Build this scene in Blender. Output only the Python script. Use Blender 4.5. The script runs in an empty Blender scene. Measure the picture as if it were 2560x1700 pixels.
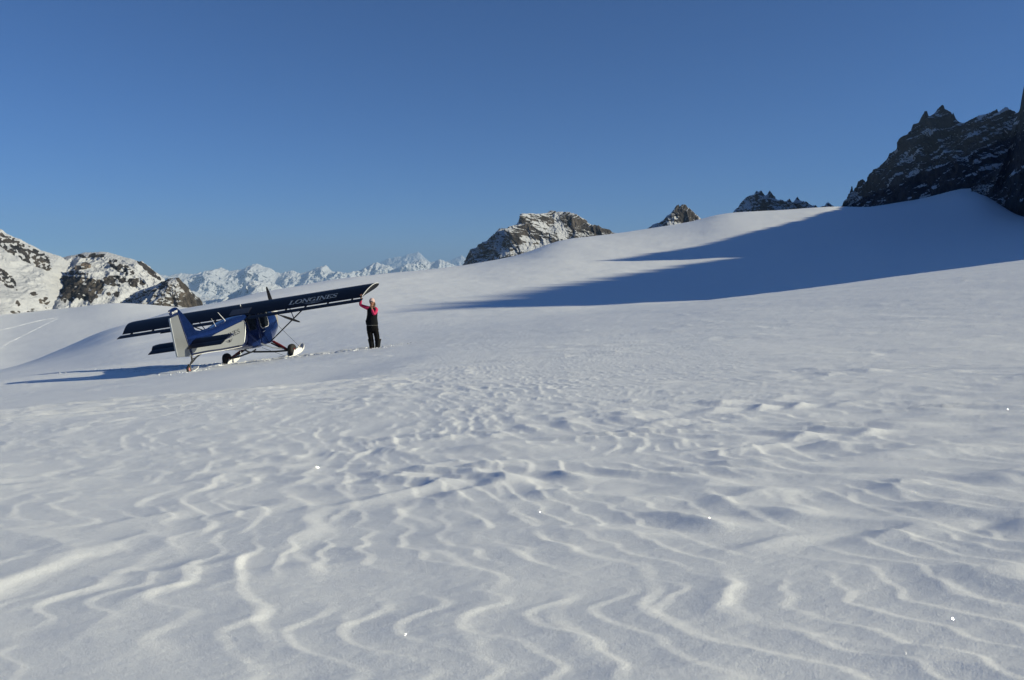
import bpy, bmesh, math, random
import numpy as np
from mathutils import Vector, Matrix

random.seed(7)
scene = bpy.context.scene
col = scene.collection

# ------------------------------------------------------------------ camera
FOC = 2050.0                       # focal length in photo pixels (2560 wide)
PITCH = math.atan(160 / FOC)       # camera looks slightly down
CAM_Z = 0.6
cam_data = bpy.data.cameras.new('camera')
cam_data.sensor_width = 36.0
cam_data.lens = 36.0 * FOC / 2560.0
cam_data.clip_start = 0.05
cam_data.clip_end = 90000.0
cam_data.dof.use_dof = True
cam_data.dof.focus_distance = 27.0
cam_data.dof.aperture_fstop = 8.0
cam = bpy.data.objects.new('camera', cam_data)
cam.location = (0, 0, CAM_Z)
cam.rotation_euler = (math.pi / 2 - PITCH, 0, 0)
col.objects.link(cam)
scene.camera = cam

# ------------------------------------------------------------------ light
SUN_AZ = math.radians(100.0)        # clockwise from the viewing direction
SUN_EL = math.radians(22.5)
world = bpy.data.worlds.new('World')
scene.world = world
world.use_nodes = True
wn = world.node_tree.nodes
wl = world.node_tree.links
wn.clear()
sky = wn.new('ShaderNodeTexSky')
sky.sky_type = 'NISHITA'
sky.sun_disc = False
sky.sun_elevation = SUN_EL
sky.sun_rotation = SUN_AZ
sky.altitude = 3000.0
sky.air_density = 1.0
sky.dust_density = 0.3
sky.ozone_density = 10.0
bg = wn.new('ShaderNodeBackground')
bg.inputs['Strength'].default_value = 0.087
wo = wn.new('ShaderNodeOutputWorld')
wl.new(sky.outputs[0], bg.inputs[0])
wl.new(bg.outputs[0], wo.inputs[0])

sun_data = bpy.data.lights.new('sun', 'SUN')
sun_data.energy = 5.0
sun_data.angle = math.radians(0.53)
sun_data.color = (1.0, 0.935, 0.70)
sun = bpy.data.objects.new('sun', sun_data)
SUN_DIR = Vector((math.sin(SUN_AZ) * math.cos(SUN_EL), math.cos(SUN_AZ) * math.cos(SUN_EL), math.sin(SUN_EL)))
sun.rotation_euler = SUN_DIR.to_track_quat('Z', 'Y').to_euler()
col.objects.link(sun)

vs = scene.view_settings
vs.view_transform = 'Standard'
vs.look = 'None'
vs.exposure = 0.06
vs.gamma = 1.0
vs.use_curve_mapping = False
scene.cycles.max_bounces = 6
scene.cycles.volume_bounces = 0

# ------------------------------------------------------------------ helpers
cp, sp = math.cos(PITCH), math.sin(PITCH)

def ke(u, v):
    """photo pixel -> (x/y, (z-cam)/y) of its ray"""
    u = np.asarray(u, float); v = np.asarray(v, float)
    a = (850.0 - v) / FOC
    dy = cp + a * sp
    return (u - 1280.0) / FOC / dy, (-sp + a * cp) / dy

def at(u, v, d):
    k, e = ke(u, v)
    return Vector((float(k) * d, d, CAM_Z + float(e) * d))

def smooth(a, b, x):
    t = np.clip((x - a) / (b - a), 0, 1)
    return t * t * (3 - 2 * t)

def _hash(ix, iy, iz, seed):
    h = (ix * 374761393 + iy * 668265263 + iz * 1274126177 + seed * 974634777) & 0xFFFFFFFF
    h = ((h ^ (h >> 13)) * 1274126177) & 0xFFFFFFFF
    h = ((h ^ (h >> 16)) * 2246822519) & 0xFFFFFFFF
    return (h ^ (h >> 15)) & 0xFFFF

def noise2(x, y, seed=0):
    x0 = np.floor(x); y0 = np.floor(y)
    fx = x - x0; fy = y - y0
    ix = x0.astype(np.int64); iy = y0.astype(np.int64)
    def g(dx, dy):
        a = _hash(ix + dx, iy + dy, 0, seed) * (2 * math.pi / 65536)
        return np.cos(a) * (fx - dx) + np.sin(a) * (fy - dy)
    ux = fx * fx * fx * (fx * (fx * 6 - 15) + 10); uy = fy * fy * fy * (fy * (fy * 6 - 15) + 10)
    a = g(0, 0); b = g(1, 0); c = g(0, 1); d = g(1, 1)
    return 1.5 * ((a + (b - a) * ux) * (1 - uy) + (c + (d - c) * ux) * uy)

def noise3(x, y, z, seed=0):
    x0 = np.floor(x); y0 = np.floor(y); z0 = np.floor(z)
    fx = x - x0; fy = y - y0; fz = z - z0
    ix = x0.astype(np.int64); iy = y0.astype(np.int64); iz = z0.astype(np.int64)
    ux = fx * fx * (3 - 2 * fx); uy = fy * fy * (3 - 2 * fy); uz = fz * fz * (3 - 2 * fz)
    def g(dx, dy, dz):
        return _hash(ix + dx, iy + dy, iz + dz, seed) / 32767.5 - 1.0
    def lx(dy, dz):
        a = g(0, dy, dz); return a + (g(1, dy, dz) - a) * ux
    def ly(dz):
        a = lx(0, dz); return a + (lx(1, dz) - a) * uy
    a = ly(0)
    return a + (ly(1) - a) * uz

def fbm2(x, y, oct=4, seed=0, gain=0.5):
    s = 0; a = 1; f = 1
    for i in range(oct):
        s = s + a * noise2(x * f, y * f, seed + i); a *= gain; f *= 2.03
    return s

def fbm3(x, y, z, oct=4, seed=0, gain=0.5, ridged=False):
    s = 0; a = 1; f = 1
    for i in range(oct):
        n = noise3(x * f, y * f, z * f, seed + i)
        if ridged: n = 1 - 2 * np.abs(n)
        s = s + a * n; a *= gain; f *= 2.03
    return s

def tag(o, label=None, cat=None, group=None, kind=None):
    if label: o['label'] = label
    if cat: o['category'] = cat
    if group: o['group'] = group
    if kind: o['kind'] = kind
    return o

def link(name, me, m=None, parent=None, smooth_shade=False):
    o = bpy.data.objects.new(name, me)
    col.objects.link(o)
    if m is not None and len(me.materials) == 0: me.materials.append(m)
    if parent is not None: o.parent = parent
    if smooth_shade:
        me.polygons.foreach_set('use_smooth', np.ones(len(me.polygons), bool))
    return o

def grid_mesh(name, P, attrs=None, wrap=False, smooth_shade=True):
    """P: (rows, cols, 3)"""
    R, Cn, _ = P.shape
    me = bpy.data.meshes.new(name)
    me.vertices.add(R * Cn)
    me.vertices.foreach_set('co', P.reshape(-1).astype(np.float32))
    i = np.arange(R - 1)[:, None] * Cn; j = np.arange(Cn if wrap else Cn - 1)[None, :]
    j2 = (j + 1) % Cn
    q = np.stack([i + j, i + j2, i + Cn + j2, i + Cn + j], -1).reshape(-1, 4)
    n = len(q)
    me.loops.add(n * 4); me.polygons.add(n)
    me.loops.foreach_set('vertex_index', q.reshape(-1).astype(np.int32))
    me.polygons.foreach_set('loop_start', np.arange(0, n * 4, 4, dtype=np.int32))
    me.polygons.foreach_set('loop_total', np.full(n, 4, np.int32))
    if smooth_shade: me.polygons.foreach_set('use_smooth', np.ones(n, bool))
    me.update(calc_edges=True)
    for k, a in (attrs or {}).items():
        at_ = me.attributes.new(k, 'FLOAT', 'POINT')
        at_.data.foreach_set('value', a.reshape(-1).astype(np.float32))
    return me

def nodes_of(name):
    m = bpy.data.materials.new(name); m.use_nodes = True
    nt = m.node_tree
    return m, nt, nt.nodes['Principled BSDF']

def mat(name, color, rough=0.5, metal=0.0, coat=0.0, spec=0.5, var=0.0, scale=6.0, bump=0.0, bscale=40.0):
    m, nt, b = nodes_of(name)
    b.inputs['Roughness'].default_value = rough
    b.inputs['Metallic'].default_value = metal
    b.inputs['Specular IOR Level'].default_value = spec
    b.inputs['Coat Weight'].default_value = coat
    b.inputs['Coat Roughness'].default_value = 0.087
    tc = nt.nodes.new('ShaderNodeTexCoord')
    n = nt.nodes.new('ShaderNodeTexNoise'); n.inputs['Scale'].default_value = scale; n.inputs['Detail'].default_value = 5
    nt.links.new(tc.outputs['Object'], n.inputs['Vector'])
    mx = nt.nodes.new('ShaderNodeMix'); mx.data_type = 'RGBA'
    c = color
    mx.inputs['A'].default_value = tuple(x * (1 - var) for x in c) + (1,)
    mx.inputs['B'].default_value = tuple(min(1, x * (1 + var)) for x in c) + (1,)
    nt.links.new(n.outputs['Fac'], mx.inputs['Factor'])
    nt.links.new(mx.outputs['Result'], b.inputs['Base Color'])
    if bump:
        n2 = nt.nodes.new('ShaderNodeTexNoise'); n2.inputs['Scale'].default_value = bscale; n2.inputs['Detail'].default_value = 4
        nt.links.new(tc.outputs['Object'], n2.inputs['Vector'])
        bp = nt.nodes.new('ShaderNodeBump'); bp.inputs['Strength'].default_value = bump; bp.inputs['Distance'].default_value = 0.01
        nt.links.new(n2.outputs['Fac'], bp.inputs['Height']); nt.links.new(bp.outputs[0], b.inputs['Normal'])
    return m

# ------------------------------------------------------------------ terrain
DS = np.array([45, 60, 100, 150, 220, 320, 450, 650, 800, 1000, 1250, 1500, 2200, 3500.])
UT = {
 -1600: [1155,1150,1100,1050,1000, 940, 900, 850, 820, 800, 790, 790, 790, 790],
 -600:  [1035,1025,1010, 985, 960, 925, 885, 840, 808, 790, 780, 780, 780, 780],
 0:     [ 963, 950, 926, 924, 932, 925, 888, 840, 808, 788, 780, 785, 790, 790],
 150:   [ 945, 935, 893, 874, 893, 905, 875, 828, 798, 775, 770, 775, 785, 790],
 300:   [ 927, 913, 860, 816, 820, 848, 850, 815, 785, 757, 760, 770, 785, 790],
 490:   [ 904, 890, 842, 790, 766, 775, 790, 790, 785, 770, 775, 780, 790, 790],
 700:   [ 879, 866, 825, 780, 740, 722, 726, 738, 752, 770, 790, 800, 800, 800],
 900:   [ 855, 842, 806, 770, 734, 705, 691, 693, 702, 718, 745, 770, 790, 800],
 1180:  [ 822, 812, 785, 758, 728, 700, 676, 662, 660, 664, 680, 700, 740, 780],
 1290:  [ 809, 801, 777, 753, 724, 694, 665, 645, 640, 642, 655, 675, 720, 770],
 1400:  [ 795, 789, 771, 749, 721, 690, 656, 620, 603, 600, 610, 630, 680, 740],
 1530:  [ 780, 776, 764, 746, 719, 688, 653, 612, 593, 585, 590, 605, 660, 720],
 1620:  [ 769, 766, 758, 742, 718, 687, 651, 608, 585, 571, 573, 585, 640, 700],
 1740:  [ 755, 754, 754, 742, 717, 684, 645, 597, 568, 551, 553, 565, 620, 690],
 1800:  [ 747, 748, 752, 741, 715, 680, 640, 588, 555, 533, 537, 550, 610, 680],
 1950:  [ 730, 731, 738, 728, 703, 668, 630, 578, 546, 525, 528, 545, 600, 670],
 2085:  [ 713, 712, 722, 712, 690, 660, 625, 575, 540, 517, 516, 530, 590, 650],
 2200:  [ 699, 696, 706, 696, 676, 650, 618, 578, 552, 530, 518, 512, 560, 620],
 2300:  [ 688, 683, 690, 682, 664, 641, 614, 580, 556, 528, 506, 494, 520, 580],
 2430:  [ 672, 666, 668, 660, 647, 629, 608, 578, 553, 518, 482, 458, 470, 520],
 2560:  [ 656, 649, 652, 646, 634, 620, 602, 578, 562, 550, 545, 530, 520, 520],
 3200:  [ 580, 575, 575, 570, 560, 545, 525, 500, 480, 460, 440, 430, 430, 430],
 4200:  [ 470, 465, 462, 460, 455, 445, 435, 420, 410, 400, 400, 400, 400, 400],
}
UU = np.array(sorted(UT), float)
VT = np.array([UT[int(u)] for u in UU])
_, ET = ke(np.repeat(UU[:, None], len(DS), 1), VT)
KU = (UU - 1280) / FOC

def hermite(xs, Y, x):
    """monotone cubic (pchip style) along axis 0 of Y at x; returns (len(x), ...)"""
    h = np.diff(xs); dl = np.diff(Y, axis=0) / h.reshape(-1, *([1] * (Y.ndim - 1)))
    m = np.zeros_like(Y)
    a, b = dl[:-1], dl[1:]
    m[1:-1] = np.where(a * b > 0, 2 * a * b / (a + b + 1e-30), 0)
    m[0] = dl[0]; m[-1] = dl[-1]
    i = np.clip(np.searchsorted(xs, x) - 1, 0, len(xs) - 2)
    hh = h[i]; t = np.clip((x - xs[i]) / hh, 0, 1)
    sh = (-1,) + (1,) * (Y.ndim - 1)
    t = t.reshape(sh); hh = hh.reshape(sh)
    return ((2*t**3-3*t**2+1)*Y[i] + (t**3-2*t**2+t)*hh*m[i] + (-2*t**3+3*t**2)*Y[i+1] + (t**3-t**2)*hh*m[i+1])

# dense lookup table of e over (k, log d)
NK, ND = 700, 400
K_ = np.linspace(KU[0], KU[-1], NK)
L_ = np.linspace(math.log(45), math.log(3500), ND)
_tmp = hermite(KU, ET, K_)                      # NK x len(DS)
ETAB = hermite(np.log(DS), _tmp.T.copy(), L_).T   # NK x ND
def _box(a, n, ax):
    ker = np.hanning(2 * n + 3)[1:-1]; ker /= ker.sum()
    pad = [(0, 0), (0, 0)]; pad[ax] = (n, n)
    b = np.pad(a, pad, mode='edge')
    return np.apply_along_axis(lambda r: np.convolve(r, ker, 'valid'), ax, b)
ETAB = _box(_box(ETAB, 8, 0), 7, 1)

def base_h(x, y):
    """large shape of the snow, metres above the ground under the camera"""
    plane = (0.060 + 0.060 * smooth(5, 24, np.hypot(x, y))) * x - 0.045 * y
    r = np.hypot(x, y)
    soft = np.where(plane < 0, -14 * np.tanh(-plane / 14), np.minimum(plane, 60 + 0.02 * plane))
    yy = np.maximum(y, 1e-3)
    k = np.clip(x / yy, K_[0], K_[-1])
    d = np.clip(yy, 45, 3490)
    fi = (k - K_[0]) / (K_[1] - K_[0]); fj = (np.log(d) - L_[0]) / (L_[1] - L_[0])
    i = np.clip(fi.astype(int), 0, NK - 2); j = np.clip(fj.astype(int), 0, ND - 2)
    a = fi - i; b = fj - j
    e = (ETAB[i, j] * (1 - a) + ETAB[i + 1, j] * a) * (1 - b) + (ETAB[i, j + 1] * (1 - a) + ETAB[i + 1, j + 1] * a) * b
    zt = CAM_Z + e * yy
    w = smooth(36, 54, yy)
    z = plane * (1 - w) + zt * w
    az = np.arctan2(x, y)
    far = np.where(r < 60, plane, plane * smooth(140, 60, r) + soft * (1 - smooth(140, 60, r)))
    out = np.maximum(smooth(0.93, 1.2, az), smooth(-0.95, -1.15, az))
    z = z + 0.17 * smooth(60, 110, r) * fbm2(x / 17.0, y / 34.0, 4, 5) + 0.35 * smooth(150, 400, r) * fbm2(x / 70.0, y / 120.0, 3, 6)
    z = z + 0.42 * smooth(-9.0, -17.0, x) * smooth(20, 27, y) * smooth(46, 36, y)  # rise added on the left to shorten the plane's shadow
    return z * (1 - out) + far * out

def saw(p, s):
    """asymmetric wave 0..1: long concave rise, short fall with a rounded lip"""
    f = p - np.floor(p)
    up = np.clip(f / s, 0, 1) ** 1.7
    dn = np.clip((1 - f) / (1 - s), 0, 1)
    dn = dn * dn * (3 - 2 * dn)
    return np.where(f < s, up, dn)

def detail_h(x, y, sp_):
    """wind ripples and sastrugi; sp_: local mesh spacing, to leave out what it cannot carry"""
    r = np.hypot(x, y)
    z = np.zeros_like(x)
    near = r < 140
    X = x[near]; Y = y[near]; S = sp_[near]; rr = r[near]
    # domain warp: crests meander along their length without folding over
    w1 = fbm2(X / 1.9, Y / 1.1, 2, 11); w2 = noise2(X / 0.62, Y / 0.40, 23) + 0.45 * noise2(X / 0.5, Y / 0.17, 24); w3 = fbm2(X / 4.2, Y / 5.0, 2, 31)
    zz = np.zeros_like(X)
    # lens shaped wind scoops: long shaded flank, short bright lip towards the sun
    lean = 0.22 + 0.34 * smooth(-1.5, 2.5, X)
    wA = noise2(X / 1.3, Y / 0.30, 25) + 0.35 * noise2(X / 1.0, Y / 0.13, 26)
    ph = (X + 1.6 * lean * Y) / 0.54 + 0.95 * wA + 0.9 * w1
    amp = smooth(-0.50, 0.55, noise2(X / 0.90 + 5, Y / 0.25, 47) + 0.4 * noise2(X / 0.45, Y / 0.14, 49))
    zone = 0.4 + 0.6 * smooth(-0.3, 0.4, fbm2(X / 3.0, Y / 2.2, 2, 48))
    fadeA = (0.25 + 0.75 * smooth(9.0, 4.5, rr)) * (0.5 + 0.5 * smooth(1.4, 2.6, rr))
    f_ = ph - np.floor(ph)
    crest = np.where(f_ < 0.44, np.clip(f_ / 0.44, 0, 1) ** 1.4, np.clip((1 - f_) / 0.56, 0, 1) ** 1.5)
    crest = crest - 0.25 * np.maximum(crest - 0.75, 0)
    zz += 0.0235 * (0.06 + amp) * zone * crest * smooth(0.45, 0.12, S) * fadeA
    # thin meandering lips between them
    phB = (X + lean * Y) / 0.225 + 0.55 * w2 + 0.95 * w1 + 0.45 * noise2(X / 0.42 + 31, Y / 0.7, 59)
    ampB = smooth(-0.40, 0.50, noise2(X / 0.5 + 15, Y / 0.30, 57) + 0.4 * noise2(X / 0.2, Y / 0.14, 58))
    zz += 0.0050 * ampB * saw(phB, 0.76) * smooth(0.30, 0.08, S) * smooth(11, 4, rr)
    w5 = noise2(X / 0.8, Y / 0.16, 29) + 0.5 * noise2(X / 0.5, Y / 0.08, 30)
    ph2 = (X + 1.5 * lean * Y) / 0.150 + 0.55 * w5 + 0.6 * w2 + 0.6 * w1
    amp2 = smooth(-0.5, 0.4, noise2(X / 0.5 + 9, Y / 0.28, 53))
    zz += 0.0034 * amp2 * saw(ph2, 0.74) * smooth(0.14, 0.035, S)
    # larger scarps here and there, with a long shaded flank
    ph3 = (X + 0.55 * Y) / 1.05 + 0.7 * w3 + 0.50 * w1 + 0.20 * w2
    amp3 = smooth(0.05, 0.6, fbm2(X / 2.2 + 3, Y / 1.6, 3, 61))
    zz += 0.013 * amp3 * saw(ph3, 0.80) * smooth(1.2, 0.35, S)
    zz += 0.008 * fbm2(X / 3.2, Y / 4.0, 2, 71)
    # fine wind scour, long in the wind's direction
    zz += 0.0006 * fbm2((X + 0.25 * Y) / 0.09, (Y - 0.25 * X) / 0.032, 3, 83) * smooth(0.09, 0.02, S)
    # small crust steps of the middle distance, running across the view
    mid = smooth(5.0, 10, rr)
    ph4 = (0.5 * X + Y) / 0.85 + 0.8 * fbm2(X / 2.4, Y / 1.4, 2, 92) + 0.5 * w1
    amp4 = smooth(0.0, 0.7, fbm2(X / 2.2, Y / 1.0, 3, 93))
    zz += 0.017 * amp4 * saw(ph4, 0.72) * mid * smooth(1.0, 0.2, S)
    zz += 0.0016 * mid * fbm2(X / 0.5, Y / 0.40, 3, 91) * smooth(1.5, 0.2, S)
    # drift edge that ends the ripple field on the left, smooth hollow behind it
    edge = Y - (8.4 + 0.35 * (X + 2.0)) - 0.25 * noise2(X / 0.9, Y / 0.9, 97)
    lf = smooth(-1.2, -2.6, X) 
    flat = smooth(0.0, 0.5, edge) * smooth(9, 5, edge) * lf
    zz = zz * (1 - 0.8 * flat) - 0.07 * flat
    al = 0.93 * X + 0.36 * Y; pe = -0.36 * X + 0.93 * Y
    zz += 0.012 * np.exp(-(edge / 0.4) ** 2) * lf
    zz += 0.020 * smooth(-2.6, -0.6, edge) * smooth(0.9, 0.2, edge) * smooth(-0.2, 0.6, fbm2(al / 1.3, pe / 0.11, 3, 99)) * smooth(0.2, -1.6, X)
    zz *= smooth(140, 70, rr)
    z[near] = zz
    return z

def ground(x, y):
    x = np.atleast_1d(np.asarray(x, float)); y = np.atleast_1d(np.asarray(y, float))
    r = np.hypot(x, y)
    return base_h(x, y) + detail_h(x, y, np.maximum(0.0015 * r, r * r * 0.0009))

# trodden places and ski ruts, added as relief where the machine and the person stand
def g1(x, y):
    return float(ground(x, y)[0])

def build_snow_field():
    fine = np.arange(-0.60, 0.6001, 0.00135)
    def side(a0, sgn):
        out = []; a = a0; st = 0.0016
        while True:
            st = min(st * 1.13, 0.06); a += sgn * st
            if abs(a) > math.pi - 0.03: break
            out.append(a)
        return out
    az = np.array(sorted(side(-0.60, -1) + list(fine) + side(0.60, 1)))
    rad = list(np.geomspace(0.35, 1.25, 16)[:-1])
    v = 1230 / 1.25
    while 1230 / v < 6: rad.append(1230 / v); v -= 2.0
    while 1230 / v < 45: rad.append(1230 / v); v -= 0.95 if 1230 / v < 30 else 0.5
    rad += list(np.geomspace(45, 3400, 250))
    rad = np.array(rad)
    A, Rr = np.meshgrid(az, rad)
    X = Rr * np.sin(A); Y = Rr * np.cos(A)
    dA = np.gradient(az)[None, :] * Rr
    dR = np.gradient(rad)[:, None] + 0 * A
    S = np.maximum(dA, np.minimum(dR, 6 * dA) * 0.6)
    Z = base_h(X, Y) + detail_h(X, Y, S)
    Z += rut_h(X, Y)
    P = np.stack([X, Y, Z], -1)
    me = grid_mesh('snow_field', P, wrap=True)
    # close the hole under the camera
    o = link('snow_field', me, M_SNOW)
    bm = bmesh.new(); bm.from_mesh(me); bm.verts.ensure_lookup_table()
    try:
        f = bm.faces.new([bm.verts[i] for i in range(len(az))]); f.smooth = True
        if f.normal.z < 0: f.normal_flip()
    except ValueError: pass
    bmesh.ops.recalc_face_normals(bm, faces=[f])
    bm.to_mesh(me); bm.free()
    return tag(o, 'wind rippled snow of the glacier rising to a skyline on the right', kind='structure')

def snow_mat(name, fine=True):
    m, nt, b = nodes_of(name)
    N = nt.nodes.new; L = nt.links.new
    b.inputs['Base Color'].default_value = (0.88, 0.89, 0.91, 1)
    b.inputs['Roughness'].default_value = 0.55
    b.inputs['Specular IOR Level'].default_value = 0.25
    b.inputs['Subsurface Weight'].default_value = 0.35
    b.inputs['Subsurface Radius'].default_value = (1.0, 1.0, 1.0)
    b.inputs['Subsurface Scale'].default_value = 0.012
    geo = N('ShaderNodeNewGeometry')
    n1 = N('ShaderNodeTexNoise'); n1.inputs['Scale'].default_value = 420; n1.inputs['Detail'].default_value = 3
    L(geo.outputs['Position'], n1.inputs['Vector'])
    n3 = N('ShaderNodeTexNoise'); n3.inputs['Scale'].default_value = 60; n3.inputs['Detail'].default_value = 6; n3.inputs['Roughness'].default_value = 0.65
    mp = N('ShaderNodeMapping'); mp.inputs['Scale'].default_value = (0.6, 1.0, 1.0); mp.inputs['Rotation'].default_value = (0, 0, 0.3)
    L(geo.outputs['Position'], mp.inputs['Vector']); L(mp.outputs[0], n3.inputs['Vector'])
    b1 = N('ShaderNodeBump'); b1.inputs['Strength'].default_value = 0.9; b1.inputs['Distance'].default_value = 0.0022
    b2 = N('ShaderNodeBump'); b2.inputs['Strength'].default_value = 0.5; b2.inputs['Distance'].default_value = 0.006
    L(n3.outputs['Fac'], b2.inputs['Height'])
    L(n1.outputs['Fac'], b1.inputs['Height']); L(b2.outputs[0], b1.inputs['Normal'])
    # wind relief of the far slopes, too far for the mesh
    n4 = N('ShaderNodeTexNoise'); n4.inputs['Scale'].default_value = 0.35; n4.inputs['Detail'].default_value = 6
    mp4 = N('ShaderNodeMapping'); mp4.inputs['Scale'].default_value = (1.0, 0.35, 1.0); mp4.inputs['Rotation'].default_value = (0, 0, -0.25)
    L(geo.outputs['Position'], mp4.inputs['Vector']); L(mp4.outputs[0], n4.inputs['Vector'])
    b4 = N('ShaderNodeBump'); b4.inputs['Strength'].default_value = 0.6; b4.inputs['Distance'].default_value = 0.16
    L(n4.outputs['Fac'], b4.inputs['Height']); L(b4.outputs[0], b2.inputs['Normal'])
    L(b1.outputs[0], b.inputs['Normal'])
    # faint density differences of old and fresh snow
    n5 = N('ShaderNodeTexNoise'); n5.inputs['Scale'].default_value = 1.3; n5.inputs['Detail'].default_value = 5
    L(mp.outputs[0], n5.inputs['Vector'])
    mx = N('ShaderNodeMix'); mx.data_type = 'RGBA'
    mx.inputs['A'].default_value = (0.84, 0.86, 0.865, 1); mx.inputs['B'].default_value = (0.91, 0.92, 0.915, 1)
    L(n5.outputs['Fac'], mx.inputs['Factor']); L(mx.outputs['Result'], b.inputs['Base Color'])
    return m
M_SNOW = snow_mat('snow')

RUTS = []      # (x0, y0, x1, y1, half width, depth)
def rut_h(x, y):
    z = np.zeros_like(x)
    for x0, y0, x1, y1, w, dep in RUTS:
        dx, dy = x1 - x0, y1 - y0; Ln = math.hypot(dx, dy); dx /= Ln; dy /= Ln
        t = (x - x0) * dx + (y - y0) * dy; s = -(x - x0) * dy + (y - y0) * dx
        sel = (t > -1) & (t < Ln + 1) & (np.abs(s) < w * 3)
        if not sel.any(): continue
        s_ = s[sel]; t_ = t[sel]
        wob = 0.25 * w * noise2(t_ / 1.5, t_ * 0, 5)
        fade = smooth(-0.4, 0.3, t_) * smooth(Ln + 0.4, Ln - 0.3, t_)
        prof = -dep * smooth(w * 1.1, w * 0.8, np.abs(s_ + wob)) + 0.7 * dep * np.exp(-((np.abs(s_ + wob) - 1.35 * w) / (0.3 * w)) ** 2)
        z[sel] += prof * fade * (0.8 + 0.4 * noise2(t_ / 0.6, s_ / 0.2, 9))
    return z

# ------------------------------------------------------------------ mountains
def rock_mat(name, rock_a, rock_b, snow=(0.60, 0.615, 0.64), scale=0.02):
    m, nt, b = nodes_of(name)
    N = nt.nodes.new; L = nt.links.new
    b.inputs['Roughness'].default_value = 0.85
    b.inputs['Specular IOR Level'].default_value = 0.2
    geo = N('ShaderNodeNewGeometry')
    n1 = N('ShaderNodeTexNoise'); n1.inputs['Scale'].default_value = scale; n1.inputs['Detail'].default_value = 9; n1.inputs['Roughness'].default_value = 0.65
    mp = N('ShaderNodeMapping'); mp.inputs['Scale'].default_value = (1.6, 1.6, 0.55); L(geo.outputs['Position'], mp.inputs['Vector'])
    L(mp.outputs[0], n1.inputs['Vector'])
    r = N('ShaderNodeValToRGB'); r.color_ramp.elements[0].position = 0.38; r.color_ramp.elements[1].position = 0.64
    r.color_ramp.elements[0].color = (*rock_a, 1); r.color_ramp.elements[1].color = (*rock_b, 1)
    L(n1.outputs['Fac'], r.inputs[0])
    at_ = N('ShaderNodeAttribute'); at_.attribute_name = 'snow'
    n2 = N('ShaderNodeTexNoise'); n2.inputs['Scale'].default_value = scale * 7; n2.inputs['Detail'].default_value = 6; n2.inputs['Roughness'].default_value = 0.7
    L(geo.outputs['Position'], n2.inputs['Vector'])
    ma = N('ShaderNodeMath'); ma.operation = 'MULTIPLY_ADD'; ma.inputs[1].default_value = 0.8; ma.inputs[2].default_value = -0.40
    L(n2.outputs['Fac'], ma.inputs[0])
    ad = N('ShaderNodeMath'); ad.operation = 'ADD'; L(at_.outputs['Fac'], ad.inputs[0]); L(ma.outputs[0], ad.inputs[1])
    mr = N('ShaderNodeMapRange'); mr.interpolation_type = 'SMOOTHSTEP'
    mr.inputs['From Min'].default_value = 0.4; mr.inputs['From Max'].default_value = 0.6
    L(ad.outputs[0], mr.inputs['Value'])
    mx = N('ShaderNodeMix'); mx.data_type = 'RGBA'
    L(mr.outputs[0], mx.inputs['Factor']); L(r.outputs[0], mx.inputs['A']); mx.inputs['B'].default_value = (*snow, 1)
    L(mx.outputs['Result'], b.inputs['Base Color'])
    # cracks and joints of the rock darken its colour and cut its relief
    vo = N('ShaderNodeTexNoise'); vo.inputs['Scale'].default_value = scale * 5; vo.inputs['Detail'].default_value = 8; vo.inputs['Roughness'].default_value = 0.75
    L(mp.outputs[0], vo.inputs['Vector'])
    cr = N('ShaderNodeValToRGB'); cr.color_ramp.elements[0].position = 0.36; cr.color_ramp.elements[0].color = (0.25, 0.25, 0.27, 1)
    cr.color_ramp.elements[1].position = 0.60; cr.color_ramp.elements[1].color = (1.1, 1.05, 1.0, 1)
    L(vo.outputs['Fac'], cr.inputs[0])
    mu = N('ShaderNodeMix'); mu.data_type = 'RGBA'; mu.blend_type = 'MULTIPLY'; mu.inputs['Factor'].default_value = 1.0
    L(r.outputs[0], mu.inputs['A']); L(cr.outputs[0], mu.inputs['B'])
    nt.links.remove(mx.inputs['A'].links[0]); L(mu.outputs['Result'], mx.inputs['A'])
    ad2 = N('ShaderNodeMath'); ad2.operation = 'MULTIPLY_ADD'; ad2.inputs[1].default_value = 0.8
    L(vo.outputs['Fac'], ad2.inputs[0]); L(n2.outputs['Fac'], ad2.inputs[2])
    bp = N('ShaderNodeBump'); bp.inputs['Strength'].default_value = 0.85; bp.inputs['Distance'].default_value = 0.10 / scale
    L(ad2.outputs[0], bp.inputs['Height'])
    L(bp.outputs[0], b.inputs['Normal'])
    return m

def lowpass(a, n):
    n = max(1, int(n)); ker = np.hanning(2 * n + 3)[1:-1]; ker /= ker.sum()
    return np.convolve(np.pad(a, n, mode='edge'), ker, 'valid')

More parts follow.
